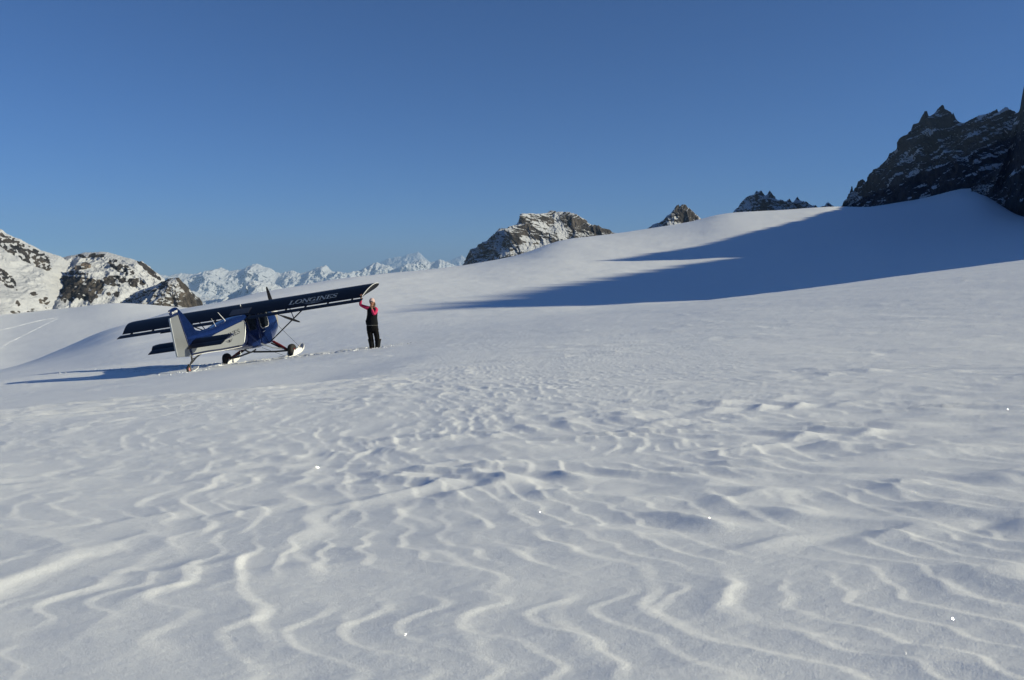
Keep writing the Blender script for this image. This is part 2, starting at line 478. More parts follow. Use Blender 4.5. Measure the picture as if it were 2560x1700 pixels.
def mountain(name, m, crest, front, width, zbase, seed, amp, lam, nf=90, nb=24, prof=0.8, rib=2.5, back=1.0,
             snow_thr=0.55, snow_soft=0.25, snow_noise=0.25, snow_lam=None, spike=0.1, spike_n=14, extra=None, label=None,
             octv=6, tmin=0.04, smooth_shade=False, ystr=1.6, ledge=0.0, ledge_lam=8.0, ledge_dip=0.6, shape=None):
    """crest: (n,3) world points; front: (n,2) horizontal unit vectors to the viewer's side; width: (n,) foot distance;
    zbase: (n,) foot height.  Builds a ridge with gullied, craggy faces."""
    n = len(crest)
    zc = crest[:, 2]; zl = lowpass(zc, spike_n); zh = zc - zl
    tf = np.linspace(0, 1, nf) ** 1.25; tb = np.linspace(0, 1, nb)[1:]
    t = np.concatenate([-tb[::-1] * back, tf])                 # <0 behind, >0 front
    T = t[:, None]; aT = np.abs(T)
    w = width[None, :]
    X = crest[None, :, 0] + front[None, :, 0] * T * w
    Y = crest[None, :, 1] + front[None, :, 1] * T * w
    pr = np.clip(1 - np.where(T < 0, aT / back, aT), 0, 1) ** prof
    Z = zbase[None, :] + (zl - zbase)[None, :] * pr + zh[None, :] * np.exp(-(aT / spike) ** 2)
    # crags: displaced outward along the face and upward, nothing at the crest line itself
    k = smooth(0.0, tmin * 4, aT)
    g = fbm3(X / lam, Y / (lam * ystr), Z / (lam * rib), octv, seed, 0.62, True)
    g2 = fbm3(X / (lam * 3.1), Y / (lam * 3.1), Z / (lam * 5), 3, seed + 40)
    D = amp * (0.62 * g + 0.7 * g2) * k
    if shape is not None: D = D + shape(aT, n) * (T > 0)
    sgn = np.where(T < 0, -1.0, 1.0)
    X2 = X + front[None, :, 0] * D * 0.8 * sgn; Y2 = Y + front[None, :, 1] * D * 0.8 * sgn
    Z2 = Z + (D - 0.6 * amp * k) * 0.35 * (pr ** 0.5)
    P = np.stack([X2, Y2, Z2], -1)
    du = np.gradient(P, axis=1); dv = np.gradient(P, axis=0)
    nn = np.cross(du, dv); nn /= np.linalg.norm(nn, axis=-1, keepdims=True) + 1e-12
    nz = np.abs(nn[..., 2])
    sl = snow_lam or lam * 1.5
    sn = fbm3(X2 / sl, Y2 / sl, Z2 / (1.6 * sl), 6, seed + 70, 0.68)
    s = 0.5 + (nz - snow_thr) / (2 * snow_soft) + snow_noise * sn
    if ledge:
        hcoord = -X2 * front[None, :, 1] + Y2 * front[None, :, 0]
        a_ = hcoord * math.cos(ledge_dip) + Z2 * math.sin(ledge_dip); b_ = -hcoord * math.sin(ledge_dip) + Z2 * math.cos(ledge_dip)
        s = s + ledge * fbm2(a_ / (4.5 * ledge_lam), b_ / ledge_lam, 5, seed + 90, 0.6)
    if extra is not None: s = extra(s, P, T)
    s = np.clip(s, -1, 2)
    me = grid_mesh(name, P, {'snow': s}, smooth_shade=smooth_shade)
    o = link(name, me, m)
    return tag(o, label, kind='structure')

def crest_from_pixels(pts, D, step=2.2, jag=0.0, seed=0, jl=6.0):
    """pts [(u,v)], D: [(u, distance)] or number -> crest (n,3), us"""
    pts = sorted(pts); us = np.arange(pts[0][0], pts[-1][0] + 0.01, step)
    v = np.interp(us, [p[0] for p in pts], [p[1] for p in pts])
    if jag: v = v + jag * fbm2(us / jl, us * 0 + seed, 3, seed)
    d = np.interp(us, [q[0] for q in D], [q[1] for q in D]) if isinstance(D, list) else np.full_like(us, D)
    k, e = ke(us, v)
    return np.stack([k * d, d, CAM_Z + e * d], -1), us

def unit(ax, n):
    a = np.array(ax, float); a /= np.linalg.norm(a)
    return np.repeat(a[None], n, 0)

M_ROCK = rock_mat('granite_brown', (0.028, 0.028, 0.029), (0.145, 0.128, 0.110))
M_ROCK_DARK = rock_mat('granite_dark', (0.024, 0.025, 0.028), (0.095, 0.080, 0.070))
M_FAR = rock_mat('far_alps', (0.03, 0.03, 0.032), (0.09, 0.08, 0.075), snow=(0.74, 0.76, 0.78), scale=0.002)

def build_mountains():
    # big needle peak on the right, its face turned away from the sun
    pts = [(2120,516),(2122,500),(2124,482),(2129,466),(2131,464),(2132,478),(2141,466),(2145,455),(2153,449),(2157,447),(2162,453),(2166,461),
           (2172,463),(2177,450),(2182,436),(2194,420),(2203,412),(2215,400),(2221,392),(2224,384),(2236,377),(2253,368),(2264,352),(2275,340),
           (2280,322),(2282,311),(2298,307),(2305,290),(2310,281),(2313,277),(2317,277),(2319,288),(2325,291),(2329,302),(2333,302),(2335,286),(2345,272),
           (2350,266),(2355,263),(2360,263),(2361,272),(2370,276),(2378,281),(2384,280),(2380,290),(2388,298),(2387,304),(2400,306),(2410,308),
           (2430,297),(2450,288),(2470,284),(2485,277),(2492,273),(2496,281),(2508,271),(2516,267),(2522,272),(2533,277),(2545,283),(2570,300),(2620,330)]
    c, us = crest_from_pixels(pts, [(2120, 1640), (2620, 1420)], 1.4, 2.6, 3, 3.0)
    n = len(us)
    bu = np.interp(us, [2120, 2200, 2300, 2430, 2560, 2620], [522, 535, 515, 470, 480, 480])
    D0 = c[:, 1]; wd = np.interp(us, [2120, 2180, 2300, 2620], [30, 70, 110, 150])
    _, eb = ke(us, bu + 25); zb = CAM_Z + eb * (D0 - wd * 0.8)
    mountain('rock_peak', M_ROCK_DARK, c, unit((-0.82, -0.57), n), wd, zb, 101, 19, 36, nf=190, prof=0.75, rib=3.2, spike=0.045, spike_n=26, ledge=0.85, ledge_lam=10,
             snow_thr=0.82, snow_soft=0.34, snow_noise=0.15, snow_lam=40, label='tall dark needle peak at the right edge, its face in shade')
    # nearer wall cut by the right edge
    pts = [(2428,478),(2440,458),(2462,440),(2490,425),(2515,400),(2526,350),(2533,305),(2540,290),(2549,276),(2555,240),(2562,205),(2600,140),(2680,110),(2760,150),(2860,200)]
    c, us = crest_from_pixels(pts, [(2428, 1330), (2560, 1260), (2860, 1200)], 1.6, 3.0, 5, 4.0)
    n = len(us)
    bu = np.interp(us, [2428, 2450, 2500, 2560, 2860], [486, 490, 525, 556, 560])
    wd = np.interp(us, [2428, 2500, 2600, 2860], [15, 60, 110, 150])
    _, eb = ke(us, bu + 20); zb = CAM_Z + eb * (c[:, 1] - wd * 0.8)
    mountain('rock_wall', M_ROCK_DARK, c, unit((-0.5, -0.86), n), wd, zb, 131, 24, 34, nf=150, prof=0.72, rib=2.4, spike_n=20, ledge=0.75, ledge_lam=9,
             snow_thr=0.72, snow_soft=0.32, snow_noise=0.2, snow_lam=40, label='dark rock wall cut off by the right edge of the view')
    # unseen ridge right of the view, crest shaped to cast the slope's shadow
    edge = [(60, 3600), (90, 2600), (100, 1780), (108, 1540), (118, 1290), (126, 1060), (130, 1020), (138, 1080), (165, 1200), (240, 1400), (345, 1600), (395, 1700), (412, 1770),
            (428, 1830), (440, 1760), (446, 1560), (455, 1500), (470, 1540), (520, 1620), (565, 1750), (680, 1900), (770, 2000), (920, 2085), (1000, 2092), (1760, 2100)]
    ys = np.arange(30, 1760, 2.0)
    ue = np.interp(ys, [a for a, b in edge], [b for a, b in edge])
    xe = (ue - 1280) / FOC * ys
    ze = base_h(xe, ys)
    xr = np.maximum(600, 0.705 * ys)
    zc = ze + math.tan(SUN_EL) * (xr - xe) / math.sin(SUN_AZ)
    yr = ys + (xr - xe) / math.tan(SUN_AZ)
    ground_r = base_h(xr, yr)
    zc = np.maximum(zc, ground_r + 2)
    zc = np.maximum(zc, 470 * smooth(1290, 1400, ys))  # far end raised to keep the needle peak in shade
    zc = zc + 2.2 * fbm2(ys / 16, ys * 0 + 3, 4, 8)
    c = np.stack([xr, yr, zc], -1)
    n = len(ys)
    mountain('shadow_ridge', M_ROCK_DARK, c, unit((-1, -0.05), n), np.full(n, 70.0), ground_r - 25, 151, 9, 34, nf=50, prof=0.55, spike_n=20, tmin=0.08,
             snow_thr=0.7, label='long dark rock ridge out of view on the right, shaped to shade the slope')
    # peak in the middle
    pts = [(1179,662),(1182,650),(1188,638),(1196,625),(1203,612),(1210,608),(1216,608),(1224,596),(1229,589),(1236,585),(1240,586),(1245,575),(1249,571),(1266,571),(1272,578),
           (1276,576),(1284,572),(1296,569),(1311,571),(1318,569),(1330,569),(1333,561),(1337,557),(1346,552),(1353,544),(1357,538),(1369,534),(1374,528),(1378,526),(1386,527),(1391,530),
           (1398,529),(1408,530),(1422,530),(1434,533),(1446,539),(1453,546),(1461,556),(1469,560),(1473,565),(1480,562),(1487,562),(1496,564),(1503,569),(1512,571),(1522,573),(1528,580),(1545,584),(1580,592)]
    c, us = crest_from_pixels(pts, [(1179, 1750), (1580, 1750)], 1.3, 2.4, 9, 3.5)
    n = len(us)
    bu = np.interp(us, [1179, 1260, 1400, 1530, 1580], [685, 672, 640, 625, 620])
    wd = np.interp(us, [1179, 1260, 1400, 1580], [30, 80, 150, 60])
    _, eb = ke(us, bu); zb = CAM_Z + eb * (c[:, 1] - wd)
    def rib(aT, n_):
        # a buttress below the summit whose right flank catches the sun
        uc = 1372 + 34 * aT; du = us[None, :] - uc
        return 46 * smooth(0.02, 0.25, aT) * smooth(0.95, 0.6, aT) * np.where(du < 0, np.exp(-(du / 55) ** 2), np.clip(1 - du / 34, 0, 1))
    def couloir(s, P, T):
        d = P[..., 1]; u = 1280 + FOC * P[..., 0] / d; v = 690 - FOC * (P[..., 2] - CAM_Z) / d
        a = np.clip((v - 540) / 55, 0, 1)                     # the lit snow couloir below the summit
        cx = 1388 + 22 * a; hw = 5 + 15 * a * (1 - 0.4 * a)
        m = smooth(1.2, 0.8, np.abs(u - cx) / hw) * smooth(534, 542, v) * smooth(598, 588, v)
        b = smooth(35, 8, np.abs((v - 640) + (u - 1265) * 0.75)) * smooth(1235, 1250, u) * smooth(1340, 1320, u)
        return s + 0.9 * m + 0.35 * b
    mountain('rocky_summit', M_ROCK, c, unit((-0.72, -0.69), n), wd, zb, 171, 17, 40, shape=rib, nf=130, prof=0.85, rib=2.0, spike_n=14,
             ledge=0.35, ledge_lam=10, ledge_dip=-0.5, snow_thr=0.58, snow_soft=0.28, snow_noise=0.26, snow_lam=60, extra=couloir, label='broad rocky summit with a lit snow couloir, behind the snow skyline')
    pts = [(1612,576),(1622,571),(1634,560),(1650,556),(1660,549),(1666,540),(1676,535),(1685,528),(1687,519),(1691,513),(1696,512),(1701,516),(1705,511),(1714,511),(1718,517),(1724,521),(1730,526),(1738,534),(1745,540),(1752,546),(1760,556),(1775,566)]
    c, us = crest_from_pixels(pts, 1900, 1.2, 2.2, 13, 3.0); n = len(us)
    wd = np.full(n, 80.0); _, eb = ke(us, us * 0 + 600); zb = CAM_Z + eb * 1850
    mountain('rocky_summit', M_ROCK, c, unit((-0.6, -0.8), n), wd, zb, 191, 11, 26, nf=70, prof=0.9, spike_n=10,
             snow_thr=0.58, snow_soft=0.3, snow_noise=0.38, snow_lam=32, label='small pointed rock summit with a forked top on the snow skyline')
    pts = [(1838,540),(1842,530),(1843,524),(1850,512),(1856,502),(1868,492),(1876,488),(1884,487),(1889,485),(1890,478),(1893,477),(1896,481),(1901,477),(1904,477),(1907,488),(1911,491),(1918,493),
           (1920,483),(1923,478),(1925,477),(1926,486),(1928,480),(1931,486),(1935,494),(1944,500),(1955,499),(1963,504),(1968,501),(1974,496),(1977,502),(1979,509),(1990,504),(1991,494),(1994,492),(1999,500),(2008,503),(2017,504),(2022,510),(2032,514),(2040,513),(2046,520),(2060,530)]
    c, us = crest_from_pixels(pts, 1700, 1.0, 2.0, 17, 3.0); n = len(us)
    wd = np.full(n, 60.0); _, eb = ke(us, us * 0 + 560); zb = CAM_Z + eb * 1650
    mountain('rock_outcrop', M_ROCK, c, unit((-0.7, -0.71), n), wd, zb, 211, 9, 24, nf=90, prof=0.75, spike=0.07, spike_n=14,
             ledge=0.3, ledge_lam=7, snow_thr=0.66, snow_soft=0.3, snow_noise=0.32, snow_lam=30, label='toothed rock outcrop with three needles on the snow skyline')
    pts = [(2046,525),(2051,517),(2056,515),(2061,515),(2066,508),(2070,505),(2074,508),(2078,512),(2086,516),(2094,522)]
    c, us = crest_from_pixels(pts, 1600, 1.0, 0.8, 19, 3.0); n = len(us)
    wd = np.full(n, 30.0); _, eb = ke(us, us * 0 + 545); zb = CAM_Z + eb * 1580
    mountain('rock_outcrop', M_ROCK, c, unit((-0.45, -0.9), n), wd, zb, 221, 4, 14, nf=40, prof=0.75, spike_n=5,
             snow_thr=0.68, label='tiny rock outcrop on the skyline beside the big dark peak')
    # left hills
    pts = [(-700,380),(-400,455),(-200,505),(-60,545),(0,572),(7,575),(13,582),(33,592),(51,598),(64,606),(86,616),(101,625),(123,632),(152,641),(190,668),(240,700)]
    c, us = crest_from_pixels(pts, [(-700, 1220), (0, 1240), (240, 1300)], 2.2, 1.2, 23, 5.0); n = len(us)
    wd = np.interp(us, [-700, 0, 150, 240], [420, 380, 300, 150]); bu = np.interp(us, [-700, 0, 100, 240], [835, 835, 830, 790])
    _, eb = ke(us, bu); zb = CAM_Z + eb * (c[:, 1] - wd)
    def uv_of(P):
        d = P[..., 1]; return 1280 + FOC * P[..., 0] / d, 690 - FOC * (P[..., 2] - CAM_Z) / d
    def patch(s, masks, u, v, seed, sc=9.0, edge=0.55):
        """bare rock where a ragged mask says so, deep snow elsewhere"""
        m = np.zeros_like(u)
        for k_ in masks: m = np.maximum(m, k_)
        rag = fbm2(u / (1.25 * sc), v / (0.9 * sc), 5, seed, 0.5)
        return 1.15 + 0.12 * s - 1.6 * smooth(0.10, 0.62, m * (0.55 + edge * rag) + 0.05 * s * 0)
    def fields(s, P, T):
        u, v = uv_of(P)
        sky_ = np.interp(u, [q[0] for q in pts], [q[1] for q in pts])
        band = smooth(30, 16, np.abs((v - sky_) - 18 - 6 * smooth(0, 60, u))) * smooth(152, 118, u) * 0.8
        low = smooth(34, 8, np.abs((v - 690) - (u - 10) * 0.75)) * smooth(62, 30, u)
        ft = [smooth(1.1, 0.5, np.hypot((u - a) / w, (v - c_) / h)) for a, c_, w, h in ((88, 734, 16, 7), (112, 752, 18, 13), (80, 777, 18, 8), (38, 780, 16, 5), (45, 758, 8, 10), (118, 770, 8, 4))]
        return patch(s, [band, low * 0.75] + [0.95 * f for f in ft], u, v, 7)
    mountain('snowy_hill', M_ROCK, c, unit((0.25, -0.97), n), wd, zb, 231, 13, 50, nf=150, prof=0.95, rib=1.5,
             snow_thr=0.34, snow_soft=0.32, snow_noise=0.24, snow_lam=46, extra=fields, label='long snowy slope with rock bands cut off by the left edge', octv=5)
    pts = [(60,760),(90,722),(110,690),(130,660),(152,645),(170,640),(189,637),(211,631),(233,631),(258,629),(271,631),(293,637),(313,643.5),(330,647),(348,654),(355,652),(366,663),(379,674),(392,685),(405,701),(420,730),(440,765)]
    c, us = crest_from_pixels(pts, [(60, 1330), (440, 1300)], 1.3, 0.9, 29, 4.0); n = len(us)
    wd = np.interp(us, [60, 130, 250, 350, 440], [80, 150, 200, 150, 50]); bu = np.interp(us, [60, 170, 250, 340, 440], [835, 815, 800, 785, 800])
    _, eb = ke(us, bu); zb = CAM_Z + eb * (c[:, 1] - wd)
    def cliff(s, P, T):
        u, v = uv_of(P)
        top_ = np.interp(u, [108, 130, 160, 200, 240, 265], [712, 696, 688, 692, 697, 700]); bot = np.interp(u, [108, 130, 165, 200, 235, 265], [722, 738, 754, 748, 752, 722])
        teeth = 7 * noise2(u / 7, v / 60, 12)
        c1 = smooth(-5, 4, v - top_) * smooth(5, -5, v - bot + teeth) * smooth(100, 116, u) * smooth(270, 250, u) * 1.5
        c2 = smooth(1.2, 0.6, np.hypot((u - 288) / 34, (v - 702) / 15)); c3 = smooth(1.2, 0.6, np.hypot((u - 340) / 28, (v - 706) / 13))
        r1 = smooth(1.3, 0.5, np.hypot((u - 305) / 40, (v - 668 - (u - 305) * 0.5) / 16)) * 0.85
        r2 = smooth(1.3, 0.6, np.hypot((u - 375) / 30, (v - 675 - (u - 375) * 0.8) / 9)) * 1.4
        r3 = smooth(1.3, 0.5, np.hypot((u - 235) / 55, (v - 640) / 8)) * 0.75; r4 = smooth(1.2, 0.6, np.hypot((u - 205) / 22, (v - 671) / 4))
        r5 = smooth(1.3, 0.4, np.hypot((u - 190) / 45, (v - 683) / 9)) * 0.75; r6 = smooth(1.2, 0.5, np.hypot((u - 285) / 22, (v - 735) / 11)) * 0.8
        r7 = smooth(1.2, 0.5, np.hypot((u - 130) / 30, (v - 678 + (u - 130) * 0.5) / 6)) * 0.7
        return patch(s, [c1, c2, c3, r1, r2, r3, r4, r5, r6, r7], u, v, 17, 11.0)
    mountain('snowy_hill', M_ROCK, c, unit((0.2, -0.98), n), wd, zb, 241, 13, 30, nf=140, prof=0.72, rib=2.2,
             snow_thr=0.40, snow_soft=0.32, snow_noise=0.30, snow_lam=40, extra=cliff, label='rounded snowy hill with brown cliffs below the hut')
    pts = [(325,738),(337,731),(360,722),(392,712),(403,704),(410,703),(423,696),(432,695),(447,694),(454,703),(460,711),(467,720),(478,734),(485,748),(489,760),(493,780)]
    c, us = crest_from_pixels(pts, [(325, 1120), (493, 1080)], 1.1, 0.9, 37, 3.0); n = len(us)
    wd = np.interp(us, [325, 410, 450, 493], [30, 70, 70, 20]); bu = np.interp(us, [325, 410, 493], [775, 800, 810])
    _, eb = ke(us, bu); zb = CAM_Z + eb * (c[:, 1] - wd)
    def dark(s, P, T):
        d = P[..., 1]; u = 1280 + FOC * P[..., 0] / d; v = 690 - FOC * (P[..., 2] - CAM_Z) / d
        return s - 0.7 * smooth(8, 3, np.abs(u - 447 - (v - 695) * 0.62)) - 0.3 * smooth(20, 10, np.abs(v - 705)) * smooth(395, 410, u) + 0.25 * smooth(400, 380, u)
    mountain('rocky_knoll', M_ROCK, c, unit((-0.15, -0.98), n), wd, zb, 251, 9, 22, nf=90, prof=0.85,
             snow_thr=0.62, snow_soft=0.3, snow_noise=0.3, snow_lam=20, extra=dark, label='dark rocky knoll at the right end of the left hills')
    # far Alps in three steps of distance
    far1 = [(330,705),(380,690),(400,686),(421,690),(440,685),(452,683),(476,685),(494,684),(502,679),(504,683),(515,682),(535,674),(553,669),(562,672),(574,678),(590,675),(608,673),(618,666),(629,662),(638,659),(647,660),(655,664),(664,668),(678,671),(690,680),(702,683),(720,678),(733,676),(750,684),
            (775,677),(792,669),(805,666),(815,662),(822,672),(830,678),(851,682),(879,684),(900,676),(915,667),(935,657),(944,656),(952,660),(973,664),(985,672),(1000,668),(1025,657),(1040,652),(1053,647),(1064,652),(1074,657),(1085,654),(1098,648),(1108,651),(1120,656),(1140,664),(1180,668),(1260,690),(1400,720)]
    c, us = crest_from_pixels(far1, [(330, 16800), (700, 18400), (1400, 20800)], 1.6, 1.6, 41, 5.0); n = len(us)
    wd = np.full(n, 2500.0); _, eb = ke(us, us * 0 + 820); zb = CAM_Z + eb * 15000
    mountain('alpine_range', M_FAR, c, unit((0.05, -1), n), wd, zb, 301, 400, 950, nf=140, prof=1.0, rib=1.3, spike=0.12, spike_n=12, tmin=0.03,
             ystr=2.5, snow_thr=0.16, snow_soft=0.25, snow_noise=0.12, snow_lam=420, label='far snowy alpine range along the horizon', octv=7)
    far1b = [(330,760),(400,735),(450,728),(500,742),(560,748),(610,720),(660,700),(690,712),(730,730),(800,735),(900,740)]
    c, us = crest_from_pixels(far1b, [(330, 10500), (900, 11200)], 1.2, 2.0, 43, 9.0); n = len(us)
    wd = np.full(n, 2400.0); _, eb = ke(us, us * 0 + 860); zb = CAM_Z + eb * 9000
    mountain('snowy_foothill', M_FAR, c, unit((0.1, -0.99), n), wd, zb, 321, 260, 750, nf=100, prof=1.0, rib=1.3, spike_n=25, tmin=0.03,
             ystr=2.5, snow_thr=0.2, snow_soft=0.25, snow_noise=0.12, snow_lam=300, label='snowy shoulder in front of the far alpine range', octv=6)
    far2 = [(860,700),(900,690),(940,664),(952,655),(962,650),(973,645),(978,648),(985,643),(997,641),(1005,642),(1018,636),(1028,634),(1038,632),(1046,629),(1050,633),(1060,642),(1067,648),(1074,654),(1090,660),(1120,652),(1132,648),(1143,643),(1154,638),(1162,644),(1175,649),(1190,652),(1240,660),(1320,690)]
    c, us = crest_from_pixels(far2, 36000, 1.5, 1.0, 47, 5.0); n = len(us)
    wd = np.full(n, 5500.0); _, eb = ke(us, us * 0 + 760); zb = CAM_Z + eb * 32000
    mountain('pyramid_massif', M_FAR, c, unit((0.05, -1), n), wd, zb, 341, 480, 1300, nf=120, prof=0.95, rib=1.3, spike_n=10, tmin=0.03,
             ystr=2.5, snow_thr=0.26, snow_soft=0.3, snow_noise=0.18, snow_lam=750, label='hazy blue pyramid shaped massif behind the far range', octv=6)

# ------------------------------------------------------------------ mesh builder
class MB:
    """collects shapes, links them as one mesh object"""
    def __init__(self): self.v = []; self.f = []
    def add(self, vs_, fs_):
        n = len(self.v); self.v += [tuple(map(float, p)) for p in vs_]; self.f += [tuple(i + n for i in f) for f in fs_]; return self
    def box(self, c, s, R=None):
        vs_ = [Vector(((i - .5) * s[0], (j - .5) * s[1], (k - .5) * s[2])) for i in (0, 1) for j in (0, 1) for k in (0, 1)]
        if R is not None: vs_ = [R @ p for p in vs_]
        c = Vector(c)
        return self.add([p + c for p in vs_], [(0,1,3,2),(4,6,7,5),(0,4,5,1),(2,3,7,6),(0,2,6,4),(1,5,7,3)])
    def loft(self, secs, cap=True, closed=True):
        n = len(secs[0]); vs_ = [p for s in secs for p in s]; fs_ = []
        for i in range(len(secs) - 1):
            for j in range(n if closed else n - 1):
                k = (j + 1) % n
                fs_.append((i*n+j, i*n+k, (i+1)*n+k, (i+1)*n+j))
        if cap:
            fs_.append(tuple(range(n))[::-1]); fs_.append(tuple((len(secs)-1)*n + j for j in range(n)))
        return self.add(vs_, fs_)
    def tube(self, pts, r, n=8, flat=1.0):
        pts = [Vector(p) for p in pts]
        rs = r if isinstance(r, (list, tuple)) else [r] * len(pts)
        secs = []
        ref = None
        for i, p in enumerate(pts):
            d = (pts[min(i + 1, len(pts) - 1)] - pts[max(i - 1, 0)]).normalized()
            if ref is None:
                ref = Vector((0, 0, 1)) if abs(d.z) < 0.9 else Vector((1, 0, 0))
            a = d.cross(ref).normalized(); b = a.cross(d).normalized()
            secs.append([p + a * math.cos(t) * rs[i] + b * math.sin(t) * rs[i] * flat for t in [2*math.pi*k/n for k in range(n)]])
        return self.loft(secs)
    def lathe(self, prof, c, ax, n=24):
        """prof: (axial, radius)"""
        ax = Vector(ax).normalized(); c = Vector(c)
        ref = Vector((0, 0, 1)) if abs(ax.z) < 0.9 else Vector((1, 0, 0))
        a = ax.cross(ref).normalized(); b = ax.cross(a)
        secs = [[c + ax * h + (a * math.cos(t) + b * math.sin(t)) * r for t in [2*math.pi*k/n for k in range(n)]] for h, r in prof]
        return self.loft(secs)
    def prism(self, poly, thick, frame):
        """flat outline poly [(a,b)] extruded by thick; frame(a,b,h)->point"""
        n = len(poly)
        vs_ = [frame(a, b, 0) for a, b in poly] + [frame(a, b, thick) for a, b in poly]
        fs_ = [tuple(range(n))[::-1], tuple(range(n, 2*n))] + [(i, (i+1) % n, n + (i+1) % n, n + i) for i in range(n)]
        return self.add(vs_, fs_)
    def build(self, name, m, parent=None, xf=None, smooth_angle=None, bevel=0.0, kind=None):
        me = bpy.data.meshes.new(name)
        vs_ = [xf(p) for p in self.v] if xf else self.v
        me.from_pydata(vs_, [], self.f)
        bm = bmesh.new(); bm.from_mesh(me)
        bmesh.ops.recalc_face_normals(bm, faces=bm.faces)
        bm.to_mesh(me); bm.free()
        o = link(name, me, m, parent)
        if smooth_angle:
            me.polygons.foreach_set('use_smooth', np.ones(len(me.polygons), bool))
            me.set_sharp_from_angle(angle=math.radians(smooth_angle))
        if bevel:
            md = o.modifiers.new('edge', 'BEVEL'); md.width = bevel; md.segments = 2; md.limit_method = 'ANGLE'
        if kind: o['kind'] = kind
        return o

# ------------------------------------------------------------------ lettering
def arc(cx, cy, rx, ry, a0, a1, n, w0, w1):
    """thick and thin stroke of a roman letter: width follows the direction"""
    out = []
    for i in range(n + 1):
        t = math.radians(a0 + (a1 - a0) * i / n)
        w = w1 + (w0 - w1) * abs(math.cos(t)) ** 1.5
        out.append((cx + rx * math.cos(t), cy + ry * math.sin(t), math.cos(t) * w / 2, math.sin(t) * w / 2))
    q = []
    for a, b in zip(out, out[1:]):
        q.append([(a[0]-a[2], a[1]-a[3]), (a[0]+a[2], a[1]+a[3]), (b[0]+b[2], b[1]+b[3]), (b[0]-b[2], b[1]-b[3])])
    return q
def bar(x0, y0, x1, y1, w):
    dx, dy = x1 - x0, y1 - y0; L = math.hypot(dx, dy); nx, ny = -dy / L * w / 2, dx / L * w / 2
    return [[(x0 - nx, y0 - ny), (x0 + nx, y0 + ny), (x1 + nx, y1 + ny), (x1 - nx, y1 - ny)]]
TK, TN = 0.17, 0.07
def glyph(c):
    se = lambda x, y, w=0.34: bar(x - w/2, y, x + w/2, y, TN)
    stem = lambda x: bar(x, 0, x, 1, TK) + se(x, 0.035) + se(x, 0.965)
    if c == 'L': return stem(0.2) + bar(0.2, 0.035, 0.72, 0.035, TN) + bar(0.70, 0.0, 0.74, 0.28, TN), 0.80
    if c == 'O': return arc(0.48, 0.5, 0.39, 0.46, 0, 360, 20, TK, TN), 0.96
    if c == 'N': return bar(0.16, 0, 0.16, 1, TN) + bar(0.80, 0, 0.80, 1, TN) + bar(0.16, 0.97, 0.80, 0.03, TK) + se(0.16, 0.035, 0.28) + se(0.80, 0.965, 0.28) + se(0.12, 0.965, 0.2), 0.95
    if c == 'G': return arc(0.48, 0.5, 0.39, 0.46, 48, 300, 16, TK, TN) + bar(0.74, 0.06, 0.74, 0.42, TK) + se(0.72, 0.42, 0.30) + arc(0.48, 0.5, 0.39, 0.46, 300, 318, 2, TN, TN), 0.96
    if c == 'I': return stem(0.2), 0.42
    if c == 'E': return stem(0.2) + bar(0.2, 0.035, 0.68, 0.035, TN) + bar(0.2, 0.965, 0.66, 0.965, TN) + bar(0.2, 0.52, 0.55, 0.52, TN) + bar(0.67, 0, 0.70, 0.26, TN) + bar(0.65, 1, 0.67, 0.76, TN) + bar(0.55, 0.42, 0.55, 0.62, TN), 0.78
    if c == 'S': return arc(0.34, 0.74, 0.24, 0.22, 30, 250, 10, TN, TN) + bar(0.16, 0.62, 0.54, 0.40, TK) + arc(0.34, 0.26, 0.26, 0.22, 70, -150, 10, TN, TN) + bar(0.57, 0.72, 0.57, 0.98, TN) + bar(0.08, 0.04, 0.08, 0.28, TN), 0.68
    if c == 'P': return bar(0.14, 0, 0.14, 1, 0.2) + arc(0.34, 0.72, 0.24, 0.2, -90, 90, 6, 0.2, 0.16) + bar(0.14, 0.92, 0.34, 0.92, 0.16) + bar(0.14, 0.52, 0.34, 0.52, 0.16), 0.72
    if c == 'H': return bar(0.14, 0, 0.14, 1, 0.2) + bar(0.56, 0, 0.56, 1, 0.2) + bar(0.14, 0.5, 0.56, 0.5, 0.16), 0.76
    if c == '-': return bar(0.08, 0.45, 0.38, 0.45, 0.16), 0.46
    if c == 'o': return arc(0.36, 0.5, 0.25, 0.42, 0, 360, 14, 0.2, 0.16), 0.76
    if c == 'W': return bar(0.08, 1, 0.26, 0, 0.17) + bar(0.26, 0, 0.46, 0.9, 0.15) + bar(0.46, 0.9, 0.66, 0, 0.15) + bar(0.66, 0, 0.84, 1, 0.17), 0.95
def lettering(mb, text, origin_frame, width, height, thick, slant=0.0):
    """lays glyph quads into frame(a,b,h) over width x height"""
    tot = sum(glyph(c)[1] for c in text); x = 0.0; s = width / tot
    k = 0
    for c in text:
        qs, adv = glyph(c)
        for q in qs:
            k += 1; lift = (k % 7) * 0.00025            # overlapping strokes never share a plane
            mb.prism([((x + px + slant * py) * s, py * height) for px, py in q], thick, lambda a, b, h, L=lift: origin_frame(a, b, h + L if h else h))
        x += adv
    return mb
